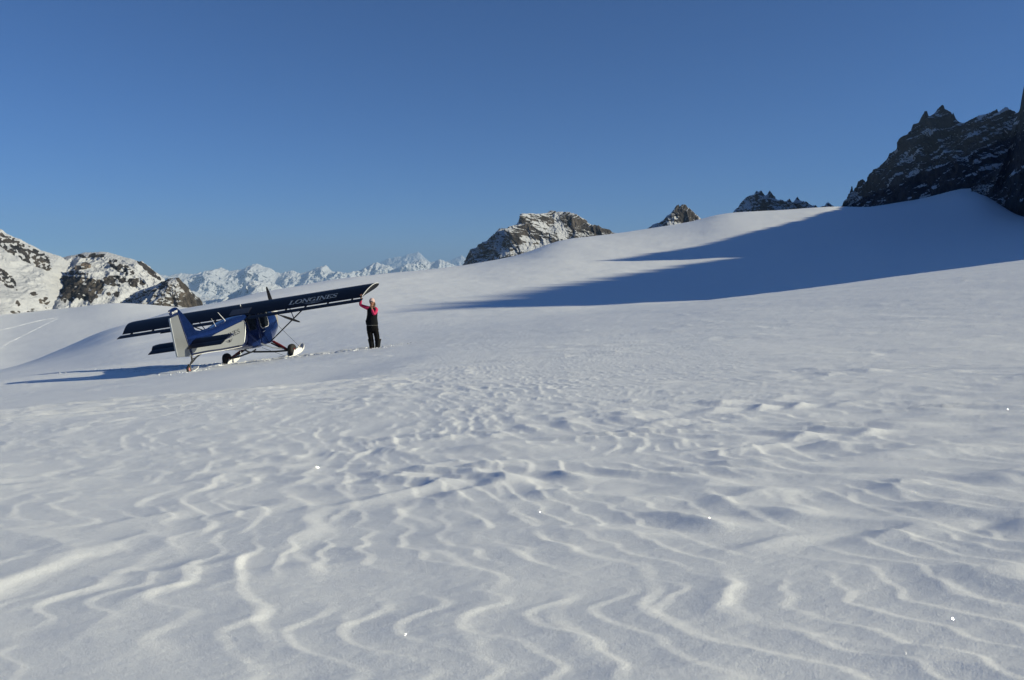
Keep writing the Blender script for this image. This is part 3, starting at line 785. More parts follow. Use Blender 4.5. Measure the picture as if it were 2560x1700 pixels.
def winged_emblem(mb, frame, width, height, thick):
    """spread wings with a small hourglass between them, drawn in lines"""
    k = 0
    def put(q):
        nonlocal k
        k += 1; L = (k % 9) * 0.00025
        mb.prism(q, thick, lambda a, b, h, L=L: frame(a * width, b * height, h + L if h else h))
    for sgn in (-1, 1):
        for i in range(5):
            y = 0.95 - 0.17 * i; x1 = 0.5 - 0.06 * i
            for q in bar(sgn * 0.07, y - 0.12, sgn * x1, y, 0.055): put(q)
        for q in bar(sgn * 0.07, 0.95, sgn * 0.07, 0.15, 0.03): put(q)
    for q in bar(-0.05, 0.95, 0.05, 0.15, 0.03) + bar(0.05, 0.95, -0.05, 0.15, 0.03) + bar(-0.06, 0.93, 0.06, 0.93, 0.05) + bar(-0.06, 0.17, 0.06, 0.17, 0.05): put(q)
    return mb

# ------------------------------------------------------------------ ski plane
# body axes used below: x to the nose, y to the right wing, z up; origin at the foot of the rudder hinge
BT = Vector((-9.563, 24.321, -1.7755))
BH = Vector((0.1986147, 0.9683203, 0.1513539)); BR = Vector((0.9638287, -0.2209829, 0.1489992)); BU = Vector((-0.1777196, -0.1162858, 0.9771854))
BASE = Vector((3.66, 0.0, -1.09))
def body_to_world(p): return BT + BH * p[0] + BR * p[1] + BU * p[2]
def XF(p): return (p[0] - BASE.x, -(p[1] - BASE.y), p[2] - BASE.z)

def build_plane():
    navy = mat('navy_wing_paint', (0.0035, 0.005, 0.011), rough=0.42, spec=0.25, coat=0.0, var=0.15, scale=3)
    blue = mat('blue_paint', (0.010, 0.028, 0.125), rough=0.16, metal=0.45, coat=0.7, var=0.35, scale=5, bump=0.5, bscale=4.5)  # colour mottle stands in for wavy reflections of the snow
    silver = mat('brushed_aluminium', (0.39, 0.41, 0.425), rough=0.42, metal=0.78, var=0.08, scale=4, bump=0.04, bscale=6)
    white = mat('white_paint', (0.78, 0.78, 0.76), rough=0.4, var=0.05)
    black = mat('black_steel', (0.012, 0.012, 0.014), rough=0.45, var=0.2)
    rubber = mat('rubber', (0.018, 0.017, 0.016), rough=0.8, var=0.3, bump=0.3, bscale=60)
    red = mat('red_fabric', (0.20, 0.012, 0.016), rough=0.6, var=0.2)
    glass = mat('tinted_window', (0.012, 0.016, 0.024), rough=0.05, coat=1.0, var=0.2)
    letter = mat('pale_blue_lettering', (0.21, 0.26, 0.33), rough=0.5)
    emblem_m = mat('dim_blue_lettering', (0.10, 0.13, 0.18), rough=0.5)
    dark_letter = mat('dark_lettering', (0.012, 0.016, 0.035), rough=0.5)
    root = bpy.data.objects.new('ski_plane', None)
    root.empty_display_size = 0.5
    R3 = Matrix((BH, -BR, BU)).transposed()
    root.matrix_world = Matrix.Translation(body_to_world(BASE)) @ R3.to_4x4()
    col.objects.link(root)
    tag(root, 'blue and silver high wing ski plane with dark navy wings parked on the snow', 'airplane')
    def B(mb, name, m, parent=root, **k): return mb.build(name, m, parent, XF, **k)

    # fuselage ------------------------------------------------------
    prof = [(0.0,.05,.0,.58),(.35,.11,-.03,.585),(.65,.16,-.07,.58),(1.3,.25,-.17,.58),(1.85,.325,-.28,.65),(2.4,.39,-.40,.68),(2.95,.44,-.53,.64),
            (3.4,.45,-.61,.70),(3.7,.45,-.63,.78),(4.05,.435,-.62,.80)]
    PX = [p[0] for p in prof]
    def hw(x): return float(np.interp(x, PX, [p[1] for p in prof]))
    def section(x, w, zb, zt, ex=4.5, n=28):
        out = []
        zc = (zb + zt) / 2; h = (zt - zb) / 2
        for i in range(n):
            t = 2 * math.pi * i / n; c, s = math.cos(t), math.sin(t)
            e2 = ex if s < 0 else ex * 0.62
            out.append((x, math.copysign(abs(c) ** (2 / ex), c) * w, zc + math.copysign(abs(s) ** (2 / e2), s) * h))
        return out
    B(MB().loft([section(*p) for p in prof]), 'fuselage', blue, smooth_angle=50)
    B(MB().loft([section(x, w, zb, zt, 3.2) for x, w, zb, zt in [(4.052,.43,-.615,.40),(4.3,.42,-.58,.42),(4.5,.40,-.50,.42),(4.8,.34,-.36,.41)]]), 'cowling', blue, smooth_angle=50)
    B(MB().loft([section(x, w, zb, zt, 2.8) for x, w, zb, zt in [(4.803,.338,-.355,.408),(5.0,.27,-.24,.38),(5.15,.20,-.06,.34)]]), 'nose_bowl', mat('dull_nose_metal', (0.42, 0.39, 0.33), rough=0.5, metal=0.3, var=0.25, scale=12), smooth_angle=50)
    ws = MB()
    ws.loft([[(4.06, -.42, .42), (4.06, .42, .42), (4.06, .43, .60), (4.06, .40, .80), (4.06, -.40, .80), (4.06, -.43, .60)],
             [(4.25, -.41, .425), (4.25, .41, .425), (4.25, .41, .50), (4.25, .36, .62), (4.25, -.36, .62), (4.25, -.41, .50)],
             [(4.47, -.36, .428), (4.47, .36, .428), (4.47, .355, .432), (4.47, .33, .436), (4.47, -.33, .436), (4.47, -.355, .432)]])
    B(ws, 'windscreen', glass, smooth_angle=30)
    # silver side panels, following the side
    for s in (1, -1):
        def fr(a, b, h, s=s): return (a, s * (hw(a) + 0.003 + h), b)
        pl = MB()
        low = lambda x: float(np.interp(x, [0.02, .6, 1.2, 2.0, 2.3], [.07, .0, -.10, -.205, -.225]))
        top = lambda x: float(np.interp(x, [0.02, .5, 1.1, 1.7, 2.3, 2.6], [.20, .30, .385, .43, .475, .49]))
        xs = [0.03, .3, .6, .9, 1.2, 1.5, 1.8, 2.05, 2.2]
        rows = [[fr(x, low(x) + (top(x) - low(x)) * q, 0.004) for q in (0, .25, .5, .75, 1)] for x in xs]
        rows += [[fr(x0, z, .004) for x0, z in pts] for pts in ([(2.29, -.20), (2.32, -.05), (2.36, .12), (2.40, .30), (2.40, .478)], [(2.335, -.15), (2.40, -.04), (2.47, .12), (2.54, .30), (2.52, .482)], [(2.37, -.10), (2.44, -.02), (2.50, .12), (2.58, .30), (2.585, .455)])]
        back = [[(p[0], p[1] - s * .012, p[2]) for p in r] for r in rows]
        pl.loft([r + b[::-1] for r, b in zip(rows, back)])
        o = B(pl, 'side_panel', silver, smooth_angle=35)
        # rounded bright frame at the panel's front edge
        B(MB().tube([fr(*p, .012) for p in [(2.05,-.215),(2.22,-.225),(2.32,-.19),(2.38,-.11),(2.46,.02),(2.53,.16),(2.60,.32),(2.615,.44),(2.56,.495),(2.45,.49)]], .011, 6), 'panel_edge', silver, o)
        lt = MB(); lettering(lt, 'LONGINES' if s > 0 else 'LONGINES', (lambda a, b, h: fr(0.90 + a, 0.085 + b + 0.045 * a, 0.008 + h)) if s > 0 else (lambda a, b, h: fr(2.3 - a, 0.145 + b - 0.045 * a, 0.008 + h)), 1.36, 0.155, 0.003)
        B(lt, 'lettering', dark_letter, o)
        em = MB(); winged_emblem(em, lambda a, b, h: fr(1.66 + a * s, -0.03 + b + 0.03 * a, 0.008 + h), 0.36, 0.10, 0.003)
        B(em, 'emblem', dark_letter, o)
        for zo, name in ((-.045, 'stripe'), (-.075, 'stripe')):
            st = MB(); st.loft([[fr(x, low(x) + zo, .003), fr(x, low(x) + zo + .014, .003), fr(x, low(x) + zo + .014, -.01), fr(x, low(x) + zo, -.01)] for x in xs])
            B(st, name, white if zo == -.075 else black)
        # cabin side: rear window, door with its window and handle
        B(MB().prism([(2.78,.10),(3.18,.06),(3.26,.60),(2.95,.60),(2.70,.52)], .008, fr), 'rear_window', glass, bevel=.003)
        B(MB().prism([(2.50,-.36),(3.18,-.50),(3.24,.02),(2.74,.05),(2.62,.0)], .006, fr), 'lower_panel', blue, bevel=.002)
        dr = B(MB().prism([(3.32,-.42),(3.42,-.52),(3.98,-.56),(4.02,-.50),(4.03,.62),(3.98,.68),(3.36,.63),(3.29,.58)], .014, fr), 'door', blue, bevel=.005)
        B(MB().prism([(3.42,.10),(3.50,.02),(3.90,.02),(3.97,.10),(3.97,.54),(3.92,.60),(3.46,.57),(3.41,.52)], .012, lambda a, b, h: fr(a, b, h + .0145)), 'window', glass, dr, bevel=.004)
        B(MB().tube([fr(a, b, .029) for a, b in [(3.42,.10),(3.50,.02),(3.90,.02),(3.97,.10),(3.97,.54),(3.92,.60),(3.46,.57),(3.41,.52),(3.42,.10)]], .009, 6), 'window_frame', white, dr)
        B(MB().tube([fr(3.48, -.10, .03), fr(3.60, -.085, .035)], .014, 6), 'handle', white, dr)
        # fairing at the fuselage corner under the wing
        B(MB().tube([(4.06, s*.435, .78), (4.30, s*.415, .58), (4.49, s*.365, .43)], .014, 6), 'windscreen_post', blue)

    # fin, rudder, tail planes -------------------------------------
    flat = lambda t: (lambda a, b, h: (a, h - t / 2, b))
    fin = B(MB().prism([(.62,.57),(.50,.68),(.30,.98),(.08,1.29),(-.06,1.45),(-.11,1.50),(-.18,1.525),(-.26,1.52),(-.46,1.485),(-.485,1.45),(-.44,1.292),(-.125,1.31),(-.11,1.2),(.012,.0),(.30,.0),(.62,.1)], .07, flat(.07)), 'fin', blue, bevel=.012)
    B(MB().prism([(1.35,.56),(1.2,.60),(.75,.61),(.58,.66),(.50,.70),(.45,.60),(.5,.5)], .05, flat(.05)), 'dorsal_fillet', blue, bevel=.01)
    lt = MB(); lettering(lt, 'PH-PoW', lambda a, b, h: (-.41 + a, .0365 + h, 1.345 + b + .10 * a), .275, .07, .002)
    B(lt, 'registration', white, fin)
    B(MB().tube([(-.47,0,1.44),(-.51,0,1.43)], .015, 8), 'tail_light', white, fin)
    rud = B(MB().prism([(-.145,1.285),(-.54,1.265),(-.56,1.2),(-.655,.15),(-.64,.12),(-.02,-.012),(-.014,.05),(-.135,1.2)], .055, flat(.055)), 'rudder', silver, bevel=.008)
    B(MB().tube([(-.60,.032,.62),(-.30,.032,.66)], .004, 5), 'seam', silver, rud)
    def foil(chord, th, camber=.03, n=12):
        pts = []
        def yt(q): return 5 * th * (.2969 * math.sqrt(q) - .126 * q - .3516 * q * q + .2843 * q ** 3 - .1036 * q ** 4)
        qs = [(1 - math.cos(math.pi * i / n)) / 2 for i in range(n + 1)]
        cam = lambda q: camber * 4 * q * (1 - q)
        for q in qs[::-1]: pts.append((1 - q, cam(q) + yt(q)))       # from trailing edge over the top to the leading edge
        for q in qs[1:]: pts.append((1 - q, cam(q) - yt(q)))
        return [(a * chord, b * chord) for a, b in pts]              # a: distance from the trailing edge
    def place(pt, ang, o, y): return (o[0] + pt[0] * math.cos(ang) - pt[1] * math.sin(ang), y, o[1] + pt[0] * math.sin(ang) + pt[1] * math.cos(ang))
    sa = math.radians(18)
    for s in (1, -1):
        fo = foil(.365, .13)
        secs = []
        for q in (0, .5, .86, .95, 1.0):
            yl = s * (.10 + q * 1.26); yt_ = s * (.10 + q * 1.16)
            cut = 1.0 if q < .9 else (.92 if q < .99 else .78)
            secs.append([place((p[0] * cut, p[1]), sa, (-.005, .331), yt_ + (yl - yt_) * (p[0] / .365)) for p in fo])
        B(MB().loft(secs), 'tailplane', navy, smooth_angle=40)
        fo = foil(.29, .10, .0)
        secs = [[place(p, math.radians(17), (-.255, .255), s * (.085 + q * 1.155)) for p in fo] for q in (0, 1)]
        B(MB().loft(secs), 'elevator', navy, smooth_angle=40)
        if s > 0:
            B(MB().tube([(.30, 1.37, .44), (.12, 1.33, .375), (.02, 1.28, .35)], .012, 6), 'tip_edge', blue)

    # wings ---------------------------------------------------------
    wa = math.radians(13.5); WO = (2.95, .60); CH = 1.06
    wf = foil(CH, .155, .035, 16)
    secs = [[place(p, wa, WO, y) for p in wf] for y in (-.448, 0, .448)]
    B(MB().loft(secs), 'wing_centre', navy, smooth_angle=40)
    def on_wing(a, y, h):
        """point on the upper skin: a = distance from the trailing edge"""
        up_ = [p for p in wf[:17]]
        b = float(np.interp(a, [p[0] for p in up_], [p[1] for p in up_]))
        return place((a, b + h), wa, WO, y)
    sk = MB()
    sk.loft([[on_wing(a, y, .010) for y in (-.36, -.2, 0, .2, .33, .37)] + [on_wing(a, y, -.01) for y in (.37, .33, .2, 0, -.2, -.36)] for a in (.10, .22, .34, .42)])
    B(sk, 'skylight', mat('scratched_acrylic', (0.035, 0.036, 0.042), rough=0.3, coat=0.4, var=0.7, scale=9), smooth_angle=30)
    for s in (1, -1):
        secs = []
        for q in (0, .33, .66, .90, .955, .985, 1.0):
            yl = s * (.45 + q * 4.27); yt_ = s * (.45 + q * 4.0)
            cut = {.955: .99, .985: .96, 1.0: .90}.get(q, 1.0)
            if s > 0 and q > .94: cut = 1.0 - (1.0 - cut) * .35
            secs.append([place((p[0] * cut, p[1]), wa, WO, yt_ + (yl - yt_) * (p[0] / CH)) for p in wf])
        w = B(MB().loft(secs), 'wing', navy, smooth_angle=40)
        tp = MB()
        ct = .90 if s < 0 else .965
        tp.loft([[place((p[0] * ct, p[1] * g), wa, WO, s * (4.45 + .27 * (p[0] / CH) * 1.0 + off)) for p in wf] for g, off in ((.96, .003), (.75, .012), (.3, .018))])
        B(tp, 'wing_tip', navy, w, smooth_angle=40)
        if s > 0:
            B(MB().tube([place((p[0] * ct, p[1]), wa, WO, s * (4.455 + .27 * (p[0] / CH))) for p in wf[2:16]], .010, 6), 'tip_edge', white, w)
        # hanging flaperon and its hinge brackets
        ff = foil(.30, .13, .02, 8)
        B(MB().loft([[place(p, math.radians(12), (2.655, .500), s * y) for p in ff] for y in (.50, 4.50)]), 'flaperon', navy, smooth_angle=40)
        for y in (.85, 1.75, 2.45, 3.25, 4.1):
            B(MB().prism([(2.86,.50),(2.96,.52),(3.06,.60),(3.0,.62),(2.93,.585),(2.85,.56)], .03, lambda a, b, h, y=y: (a, s * (y + h), b)), 'hinge_bracket', black)
        if s < 0:
            B(MB().prism([(2.62,.47),(2.72,.47),(2.85,.52),(2.66,.50)], .42, lambda a, b, h: (a, -(2.35 + h), b)), 'trim_tab', navy)
        if s > 0:
            def wfr(a, b, h): return on_wing(.19 + b + .012 * a, 1.80 + a, .002 + h)
            lt = MB(); lettering(lt, 'LONGINES', wfr, 1.72, .24, .003, slant=.0)
            B(lt, 'lettering', letter, w)
            em = MB(); winged_emblem(em, lambda a, b, h: on_wing(.065 + b, 2.72 + a, .002 + h), .80, .11, .003)
            B(em, 'emblem', emblem_m, w)
        # lift struts, jury strut
        low = (3.72, s * .47, -.54)
        B(MB().tube([low, (3.45, s * 2.45, .66)], .030, 8, .6), 'lift_strut', navy)
        B(MB().tube([(3.66, s * .47, -.54), (3.18, s * 2.42, .60)], .020, 8, .6), 'lift_strut', navy)
        t = .60
        jl = [3.72 + (3.45 - 3.72) * t, s * (.47 + 1.98 * t), -.54 + 1.20 * t]
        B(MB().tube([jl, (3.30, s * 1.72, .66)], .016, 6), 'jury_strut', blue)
        # main gear
        ax = (3.70, s * 1.13, -.895)
        B(MB().tube([(3.28, s * .06, -.70), (3.55, s * .7, -.84), ax], .030, 8), 'gear_leg', black)
        B(MB().tube([(3.98, s * .38, -.60), (3.80, s * .8, -.78), ax], .026, 8), 'gear_leg', black)
        sh = B(MB().tube([(4.00, s * .46, -.56), (3.86, s * .78, -.72), (3.73, s * 1.05, -.86)], [.045, .048, .045], 10), 'shock_absorber', red)
        B(MB().tube([(3.735, s * 1.04, -.853), (3.70, s * 1.12, -.895)], .028, 8), 'shock_rod', black, sh)
        wh = bpy.data.objects.new('wheel', None); col.objects.link(wh); wh.parent = root; wh.location = XF((3.70, s * 1.25, -.89))
        # (wheel children keep the root's frame through the offset below)
        off = Vector(XF((3.70, s * 1.25, -.89)))
        xf2 = lambda p, off=off: tuple(Vector(XF(p)) - off)
        rr = .205
        MB().lathe([(-.085,.11),(-.09,.15),(-.078,.185),(-.045,.203),(0,.207),(.045,.203),(.078,.185),(.09,.15),(.085,.11)], (3.70, s*1.25, -.89), (0,1,0), 28).build('tyre', rubber, wh, xf2, smooth_angle=50)
        MB().lathe([(-.06,.02),(-.07,.06),(-.062,.112),(.062,.112),(.07,.06),(.10,.045),(.10,.01)], (3.70, s*1.25, -.89), (0,1,0), 20).build('rim', red, wh, xf2, smooth_angle=40)
        MB().tube([(3.70, s*1.10, -.89), (3.70, s*1.38, -.89)], .022, 8).build('axle', black, wh, xf2)
        # ski beside and under the wheel
        zs = -1.075
        sk = MB()
        sec = []
        for x, dz, wdt in [(3.15,.02,.13),(3.25,.0,.14),(3.6,.0,.145),(4.0,.0,.145),(4.18,.03,.14),(4.33,.08,.125),(4.43,.14,.10),(4.48,.19,.05)]:
            y0 = s * 1.25
            sec.append([(x, y0 - wdt, zs + dz), (x, y0 - wdt, zs + dz + .05), (x, y0 - wdt + .02, zs + dz + .055), (x, y0 - wdt + .035, zs + dz + .03), (x, y0 + wdt - .035, zs + dz + .03),
                        (x, y0 + wdt - .02, zs + dz + .055), (x, y0 + wdt, zs + dz + .05), (x, y0 + wdt, zs + dz)])
        sk.loft(sec)
        ski = B(sk, 'ski', white, smooth_angle=40)
        pd = MB()
        for yy in (-.115, .115): pd.prism([(3.45, zs+.04),(4.22, zs+.05),(4.15, zs+.14),(3.95, zs+.19),(3.62, zs+.19)], .02, lambda a, b, h, yy=yy: (a, s*1.25 + yy - .01 + h, b))
        B(pd, 'pedestal', white, ski)
        B(MB().box((4.05, s*1.25, zs+.12), (.05, .20, .10)), 'clamp', mat('grey_clamp', (.25,.25,.26), rough=.4, metal=.6), ski)
        B(MB().tube([(4.93, s*.26, -.16), (4.30, s*1.25, zs + .13)], .006, 5), 'check_cable', black)
        B(MB().tube([(3.3, s*.4, -.60), (3.25, s*1.25, zs + .06)], .006, 5), 'check_cable', black)
    B(MB().tube([(3.22,.44,-.45),(3.40,.72,-.66),(3.62,1.0,-.80)], .020, 8), 'silver_tube', silver)  # slanting silver tube under the right cabin side
    B(MB().tube([(2.9,.0,-.535),(3.10,.02,-.66),(3.28,.0,-.70),(3.55,0,-.68)], .028, 8), 'gear_truss', black)
    B(MB().tube([(2.55,.05,-.43),(2.53,.05,-.60)], .012, 6), 'belly_antenna', silver)

    # propeller -----------------------------------------------------
    hub = Vector((5.36, 0, .22))
    pr = bpy.data.objects.new('propeller', None); col.objects.link(pr); pr.parent = root; pr.location = XF(hub)
    offp = Vector(XF(hub)); xfp = lambda p: tuple(Vector(XF(p)) - offp)
    MB().lathe([(-.20,.10),(-.16,.13),(-.02,.135),(.06,.12),(.15,.08),(.20,.03),(.21,.002)], hub, (1,0,0), 20).build('spinner', white, pr, xfp, smooth_angle=40)
    for k in range(3):
        a0 = math.radians(-4 + 120 * k)
        dy, dz = math.sin(a0), math.cos(a0)
        secs = []
        for r_, cw, tw in [(.10,.07,60),(.22,.10,48),(.40,.135,34),(.60,.13,26),(.80,.105,20),(.95,.07,17),(1.0,.03,16)]:
            t = math.radians(tw)
            c = hub + Vector((0, dy, dz)) * r_
            cd = Vector((math.sin(t), dz * math.cos(t), -dy * math.cos(t))); nd = Vector((math.cos(t), -dz * math.sin(t), dy * math.sin(t)))
            secs.append([c + cd * cw * a + nd * cw * b for a, b in [(-.5,0),(-.2,.09),(.2,.09),(.5,0),(.2,-.05),(-.2,-.05)]])
        MB().loft(secs).build('blade', black, pr, xfp, smooth_angle=60)

    # tail wheel -----------------------------------------------------
    tw = bpy.data.objects.new('tail_wheel', None); col.objects.link(tw); tw.parent = root; tw.location = XF((-.2, 0, -.30))
    offt = Vector(XF((-.2, 0, -.30))); xft = lambda p: tuple(Vector(XF(p)) - offt)
    MB().tube([(.55,0,-.06),(.25,.0,-.10),(-.05,0,-.20),(-.20,0,-.24)], [.022,.024,.026,.03], 8, .7).build('leaf_spring', black, tw, xft)
    MB().tube([(.30,.04,-.06),(.10,.035,-.10),(-.05,.02,-.10)], .018, 8).build('tail_spring', black, tw, xft)
    MB().tube([(.02,0,.0),(.0,0,-.14),(-.10,0,-.2)], .026, 8).build('pivot_post', black, tw, xft)
    f = MB(); f.tube([(-.20,0,-.20),(-.21,0,-.27)], .04, 10); f.tube([(-.21,.05,-.26),(-.26,.05,-.36)], .014, 6); f.tube([(-.21,-.05,-.26),(-.26,-.05,-.36)], .014, 6); f.build('fork', black, tw, xft)
    MB().lathe([(-.03,.05),(-.034,.075),(-.02,.098),(.02,.098),(.034,.075),(.03,.05)], (-.26,0,-.345), (0,1,0), 20).build('tyre', rubber, tw, xft, smooth_angle=50)
    MB().lathe([(-.026,.01),(-.03,.05),(.03,.05),(.034,.03),(.034,.005)], (-.26,0,-.345), (0,1,0), 16).build('rim', mat('pink_plastic', (.55,.22,.2), rough=.5), tw, xft, smooth_angle=50)
    ts = MB(); ts.loft([[(x, .09, z), (x, -.09, z), (x, -.09, z + .02), (x, .09, z + .02)] for x, z in [(-.42,-.43),(-.1,-.435),(.05,-.41),(.12,-.37)]]); ts.build('tail_ski', white, tw, xft)
    # aerials on the rear deck
    a1 = MB(); a1.tube([(1.95,.16,.60),(1.93,.155,.68),(1.72,.12,.98)], [.022,.014,.006], 8); B(a1, 'aerial', white)
    B(MB().tube([(1.42,.13,.54),(1.40,.12,.66),(1.33,.10,.86)], [.012,.007,.004], 6), 'aerial', white)
    B(MB().tube([(3.55,-.16,.865),(3.55,-.16,.95)], [.016,.010], 6), 'aerial', white)
    return root

# ------------------------------------------------------------------ ground lookup
def hit_ground(u, v, d0=2.0, d1=3000.0):
    k, e = ke(u, v); k = float(k); e = float(e)
    d = np.geomspace(d0, d1, 4000)
    g = base_h(k * d, d) - (CAM_Z + e * d)
    i = np.argmax((g[1:] >= 0) & (g[:-1] < 0))
    a, b = d[i], d[i + 1]
    t = -g[i] / (g[i + 1] - g[i])
    dd = a + (b - a) * t
    return Vector((k * dd, dd, CAM_Z + e * dd))

# ------------------------------------------------------------------ person
def skinned(verts, edges, radii, sub=2):
    """grow a smooth surface over a skeleton, return (verts, faces)"""
    me = bpy.data.meshes.new('skeleton'); me.from_pydata(verts, edges, [])
    o = bpy.data.objects.new('skeleton', me); col.objects.link(o)
    md = o.modifiers.new('skin', 'SKIN'); md.use_smooth_shade = True
    for i, r in enumerate(radii):
        sv = me.skin_vertices[0].data[i]
        sv.radius = r if isinstance(r, tuple) else (r, r); sv.use_root = (i == 0)
    sb = o.modifiers.new('sub', 'SUBSURF'); sb.levels = sub; sb.render_levels = sub
    dg = bpy.context.evaluated_depsgraph_get(); ev = o.evaluated_get(dg)
    m2 = bpy.data.meshes.new_from_object(ev)
    vs_ = [tuple(v.co) for v in m2.vertices]; fs_ = [tuple(p.vertices) for p in m2.polygons]
    bpy.data.objects.remove(o); bpy.data.meshes.remove(m2); bpy.data.meshes.remove(me)
    return vs_, fs_

def ring(c, rx, ry, n=18, tilt=0.0):
    return [(c[0] + rx * math.cos(t), c[1] + ry * math.sin(t), c[2] + tilt * rx * math.cos(t)) for t in [2*math.pi*i/n for i in range(n)]]

def build_person():
    skin_m = mat('tanned_skin', (0.33, 0.15, 0.09), rough=0.5, var=0.1)
    pink = mat('pink_knit', (0.50, 0.012, 0.085), rough=0.75, var=0.2, scale=20, bump=0.3, bscale=90)
    blackf = mat('black_padded_fabric', (0.006, 0.007, 0.009), rough=0.85, spec=0.15, var=0.4, scale=12, bump=0.4, bscale=30)
    trous = mat('black_ski_trousers', (0.0045, 0.0045, 0.005), rough=0.9, spec=0.15, var=0.5, scale=9, bump=0.4, bscale=22)
    capm = mat('pale_pink_wool', (0.62, 0.44, 0.40), rough=0.9, var=0.1, scale=40, bump=0.5, bscale=120)
    hairm = mat('brown_hair', (0.09, 0.05, 0.03), rough=0.5, var=0.4, scale=30)
    lens = mat('dark_lens', (0.01, 0.006, 0.005), rough=0.08, coat=1)
    strap = mat('pale_hem', (0.45, 0.42, 0.36), rough=0.7)
    bootm = mat('black_boot', (0.006, 0.006, 0.006), rough=0.7, spec=0.2, var=0.3)
    lipm = mat('lips', (0.28, 0.07, 0.06), rough=0.4)

    # skeleton: X to the viewer's right, -Y to the viewer, Z up
    J = {'pelvis': (-.075, 0, .84), 'waist': (-.08, 0, .98), 'chest': (-.06, 0, 1.20), 'neck0': (-.06, 0, 1.345), 'neck': (-.065, -.01, 1.42), 'head0': (-.07, -.01, 1.50),
         'shA': (-.195, .0, 1.335), 'elA': (-.445, .0, 1.44), 'wrA': (-.405, -.08, 1.645), 'haA': (-.395, -.10, 1.70),
         'shB': (.085, .0, 1.325), 'elB': (.005, -.14, 1.135), 'wrB': (-.052, -.17, 1.33), 'haB': (-.06, -.155, 1.385),
         'hipA': (-.155, 0, .80), 'knA': (-.125, -.02, .40), 'anA': (-.090, .01, .07), 'toA': (-.095, -.13, .03),
         'hipB': (.02, 0, .80), 'knB': (.085, -.02, .40), 'anB': (.092, .01, .07), 'toB': (.10, -.13, .03)}
    ed = [('pelvis','waist'),('waist','chest'),('chest','neck0'),('neck0','neck'),('neck','head0'),('neck0','shA'),('shA','elA'),('elA','wrA'),('wrA','haA'),
          ('neck0','shB'),('shB','elB'),('elB','wrB'),('wrB','haB'),('pelvis','hipA'),('hipA','knA'),('knA','anA'),('anA','toA'),('pelvis','hipB'),('hipB','knB'),('knB','anB'),('anB','toB')]
    rad = {'pelvis': .12, 'waist': .105, 'chest': .12, 'neck0': .065, 'neck': .05, 'head0': .055, 'shA': .055, 'elA': .038, 'wrA': .026, 'haA': .028,
           'shB': .055, 'elB': .038, 'wrB': .026, 'haB': .028, 'hipA': .082, 'knA': .055, 'anA': .038, 'toA': .035, 'hipB': .082, 'knB': .055, 'anB': .038, 'toB': .035}
    names = list(J); idx = {n: i for i, n in enumerate(names)}
    body = MB()
    body.add(*skinned([J[n] for n in names], [(idx[a], idx[b]) for a, b in ed], [rad[n] for n in names], 2))
    # fingers: short skinned chains rooted in the palms
    def hand(c, along, across, palm):
        a = Vector(along).normalized(); s = Vector(across).normalized(); p = Vector(palm).normalized(); c = Vector(c)
        for i, (o_, L) in enumerate([(-.030, .060), (-.010, .072), (.010, .068), (.029, .052)]):
            q0 = c + s * o_; q1 = q0 + a * .03; q2 = q1 + a * L * .45 + p * .012; q3 = q2 + a * L * .2 + p * L * .42
            body.add(*skinned([tuple(q0), tuple(q1), tuple(q2), tuple(q3)], [(0,1),(1,2),(2,3)], [.011, .010, .009, .007], 1))
        q0 = c - s * .018 - a * .02; q1 = q0 - s * .028 + a * .02 + p * .01; q2 = q1 + a * .03 + p * .025
        body.add(*skinned([tuple(q0), tuple(q1), tuple(q2)], [(0,1),(1,2)], [.012, .011, .008], 1))
    hand(J['haA'], (.05, .1, 1), (1, 0, 0), (0, .9, .2))
    hand(J['haB'], (-.15, .2, 1), (1, .1, 0), (-.2, .9, 0))
    # head with a face
    nu, nv = 28, 20
    hc = Vector((-.07, -.015, 1.535)); secs = []
    lips = []
    for j in range(nv + 1):
        ph = math.pi * (j / nv) - math.pi / 2; z = math.sin(ph)
        r = max(math.cos(ph), 0.02)
        row = []
        for i in range(nu):
            t = 2 * math.pi * i / nu; x = math.sin(t) * r; y = -math.cos(t) * r          # t = 0 faces the viewer
            jaw = 1.0 if z > -.2 else 1.0 - .28 * ((-z - .2) / .8)
            px = x * .076 * jaw; py = y * .096 * (1.0 if y < 0 else 1.05); pz = z * .118
            f = max(0, -y)
            py -= .022 * math.exp(-((x / .16) ** 2 + ((z + .12) / .16) ** 2)) * f          # nose
            py -= .006 * math.exp(-((x / .35) ** 2 + ((z + .50) / .10) ** 2)) * f          # lips
            py -= .010 * math.exp(-((x / .3) ** 2 + ((z + .82) / .16) ** 2)) * f           # chin
            py += .010 * math.exp(-(((abs(x) - .38) / .2) ** 2 + ((z - .10) / .14) ** 2)) * f   # eye sockets
            row.append((hc.x + px, hc.y + py, hc.z + pz))
        secs.append(row)
    n0 = len(body.f)
    body.loft(secs)
    for sx in (-1, 1): body.add(*[(v, f) for v, f in [((lambda m: (m.v, m.f))(MB().lathe([(-.008,.004),(-.006,.022),(.004,.026),(.008,.012)], (hc.x + sx*.078, hc.y + .005, hc.z - .005), (sx, -.3, 0), 10)))]][0])
    GY = 26.3; GX = float(ke(937, 870)[0]) * GY
    gz = g1(GX, GY) - 0.05
    S = 1.0
    root_loc = Vector((GX, GY, gz))
    o = body.build('person', skin_m, None, None, smooth_angle=60)
    o.location = root_loc; o.scale = (S, S, S)
    o.data.materials.append(lipm)
    for p in o.data.polygons:
        c = p.center - hc
        if c.y < -.07 and abs(c.x) < .03 and -.070 < c.z < -.048: p.material_index = 1
    tag(o, 'woman in pink sleeves and black vest holding the wing tip of the plane', 'person')
    P = o
    def Bd(mb, name, m, par=None, **k): return mb.build(name, m, par or P, None, **k)
    # sweater: two sleeves and a collar
    sw = MB()
